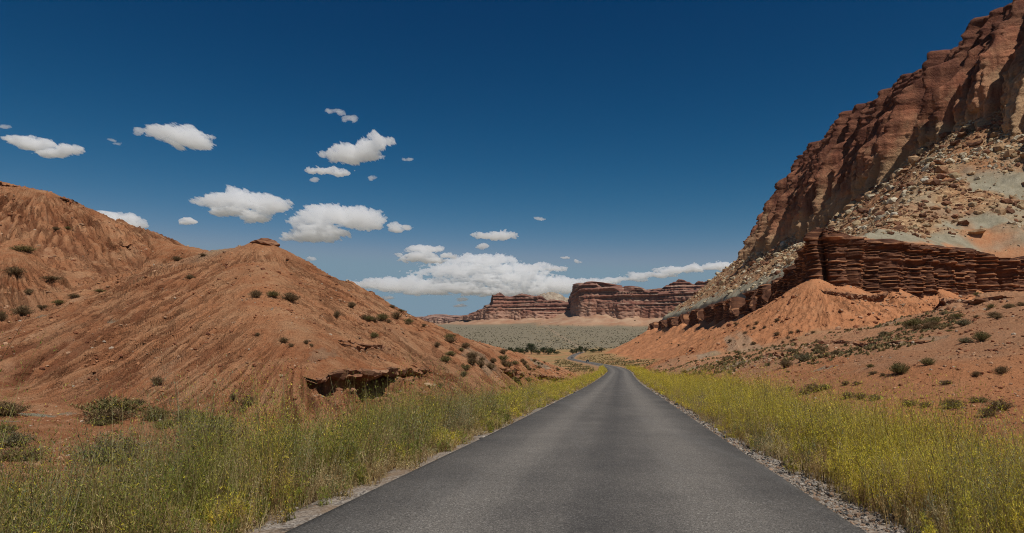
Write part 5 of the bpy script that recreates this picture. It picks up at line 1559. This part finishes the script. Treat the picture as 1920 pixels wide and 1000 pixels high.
w = bpy.data.worlds.new('World'); sc.world = w; w.use_nodes = True
nt = w.node_tree; nt.nodes.clear()
sky = nt.nodes.new('ShaderNodeTexSky'); sky.sky_type = 'NISHITA'; sky.sun_disc = False
sky.sun_elevation = el; sky.sun_rotation = az; sky.altitude = 1700; sky.air_density = 1.0; sky.dust_density = .25; sky.ozone_density = 3.0
# clear high desert air seen through a polariser: the blue deepens away from the horizon
sp = nt.nodes.new('ShaderNodeSeparateColor'); cb = nt.nodes.new('ShaderNodeCombineColor'); nt.links.new(sky.outputs[0], sp.inputs[0])
for k, (ref, g_, q) in enumerate(((2.29, 4.2, .70), (3.63, 1.85, 1.02), (5.58, 1.42, 1.08))):
    a = nt.nodes.new('ShaderNodeMath'); a.operation = 'DIVIDE'; a.inputs[1].default_value = ref; nt.links.new(sp.outputs[k], a.inputs[0])
    p = nt.nodes.new('ShaderNodeMath'); p.operation = 'POWER'; p.inputs[1].default_value = g_; nt.links.new(a.outputs[0], p.inputs[0])
    m = nt.nodes.new('ShaderNodeMath'); m.operation = 'MULTIPLY'; m.inputs[1].default_value = ref * q; nt.links.new(p.outputs[0], m.inputs[0])
    c = nt.nodes.new('ShaderNodeMath'); c.operation = 'SMOOTH_MIN'; c.inputs[1].default_value = (3.9, 6.0, 7.7)[k]; c.inputs[2].default_value = 1.5; nt.links.new(m.outputs[0], c.inputs[0])
    nt.links.new(c.outputs[0], cb.inputs[k])
bg = nt.nodes.new('ShaderNodeBackground'); bg.inputs[1].default_value = .062
out = nt.nodes.new('ShaderNodeOutputWorld')
nt.links.new(cb.outputs[0], bg.inputs[0]); nt.links.new(bg.outputs[0], out.inputs[0])

cam = bpy.data.cameras.new('camera'); co = bpy.data.objects.new('camera', cam); COL.objects.link(co)
co.location = (0, 0, CAMZ); co.rotation_euler = (R(90), 0, 0)
cam.sensor_width = 36; cam.lens = 36 * FPX / 1920; cam.shift_y = (HZ - 500) / 1920
cam.clip_start = .1; cam.clip_end = 80000
sc.camera = co
sc.view_settings.view_transform = 'Standard'; sc.view_settings.look = 'None'; sc.view_settings.exposure = -.40; sc.view_settings.gamma = 1
sc.cycles.use_denoising = True; sc.cycles.denoising_prefilter = 'NONE'; sc.cycles.filter_width = 1.05
sc.cycles.max_bounces = 26; sc.cycles.volume_bounces = 24; sc.cycles.glossy_bounces = 2; sc.cycles.transmission_bounces = 3; sc.cycles.diffuse_bounces = 3; sc.cycles.transparent_max_bounces = 24
sc.cycles.use_adaptive_sampling = True; sc.cycles.adaptive_threshold = .01
print('total', time.time() - T0)
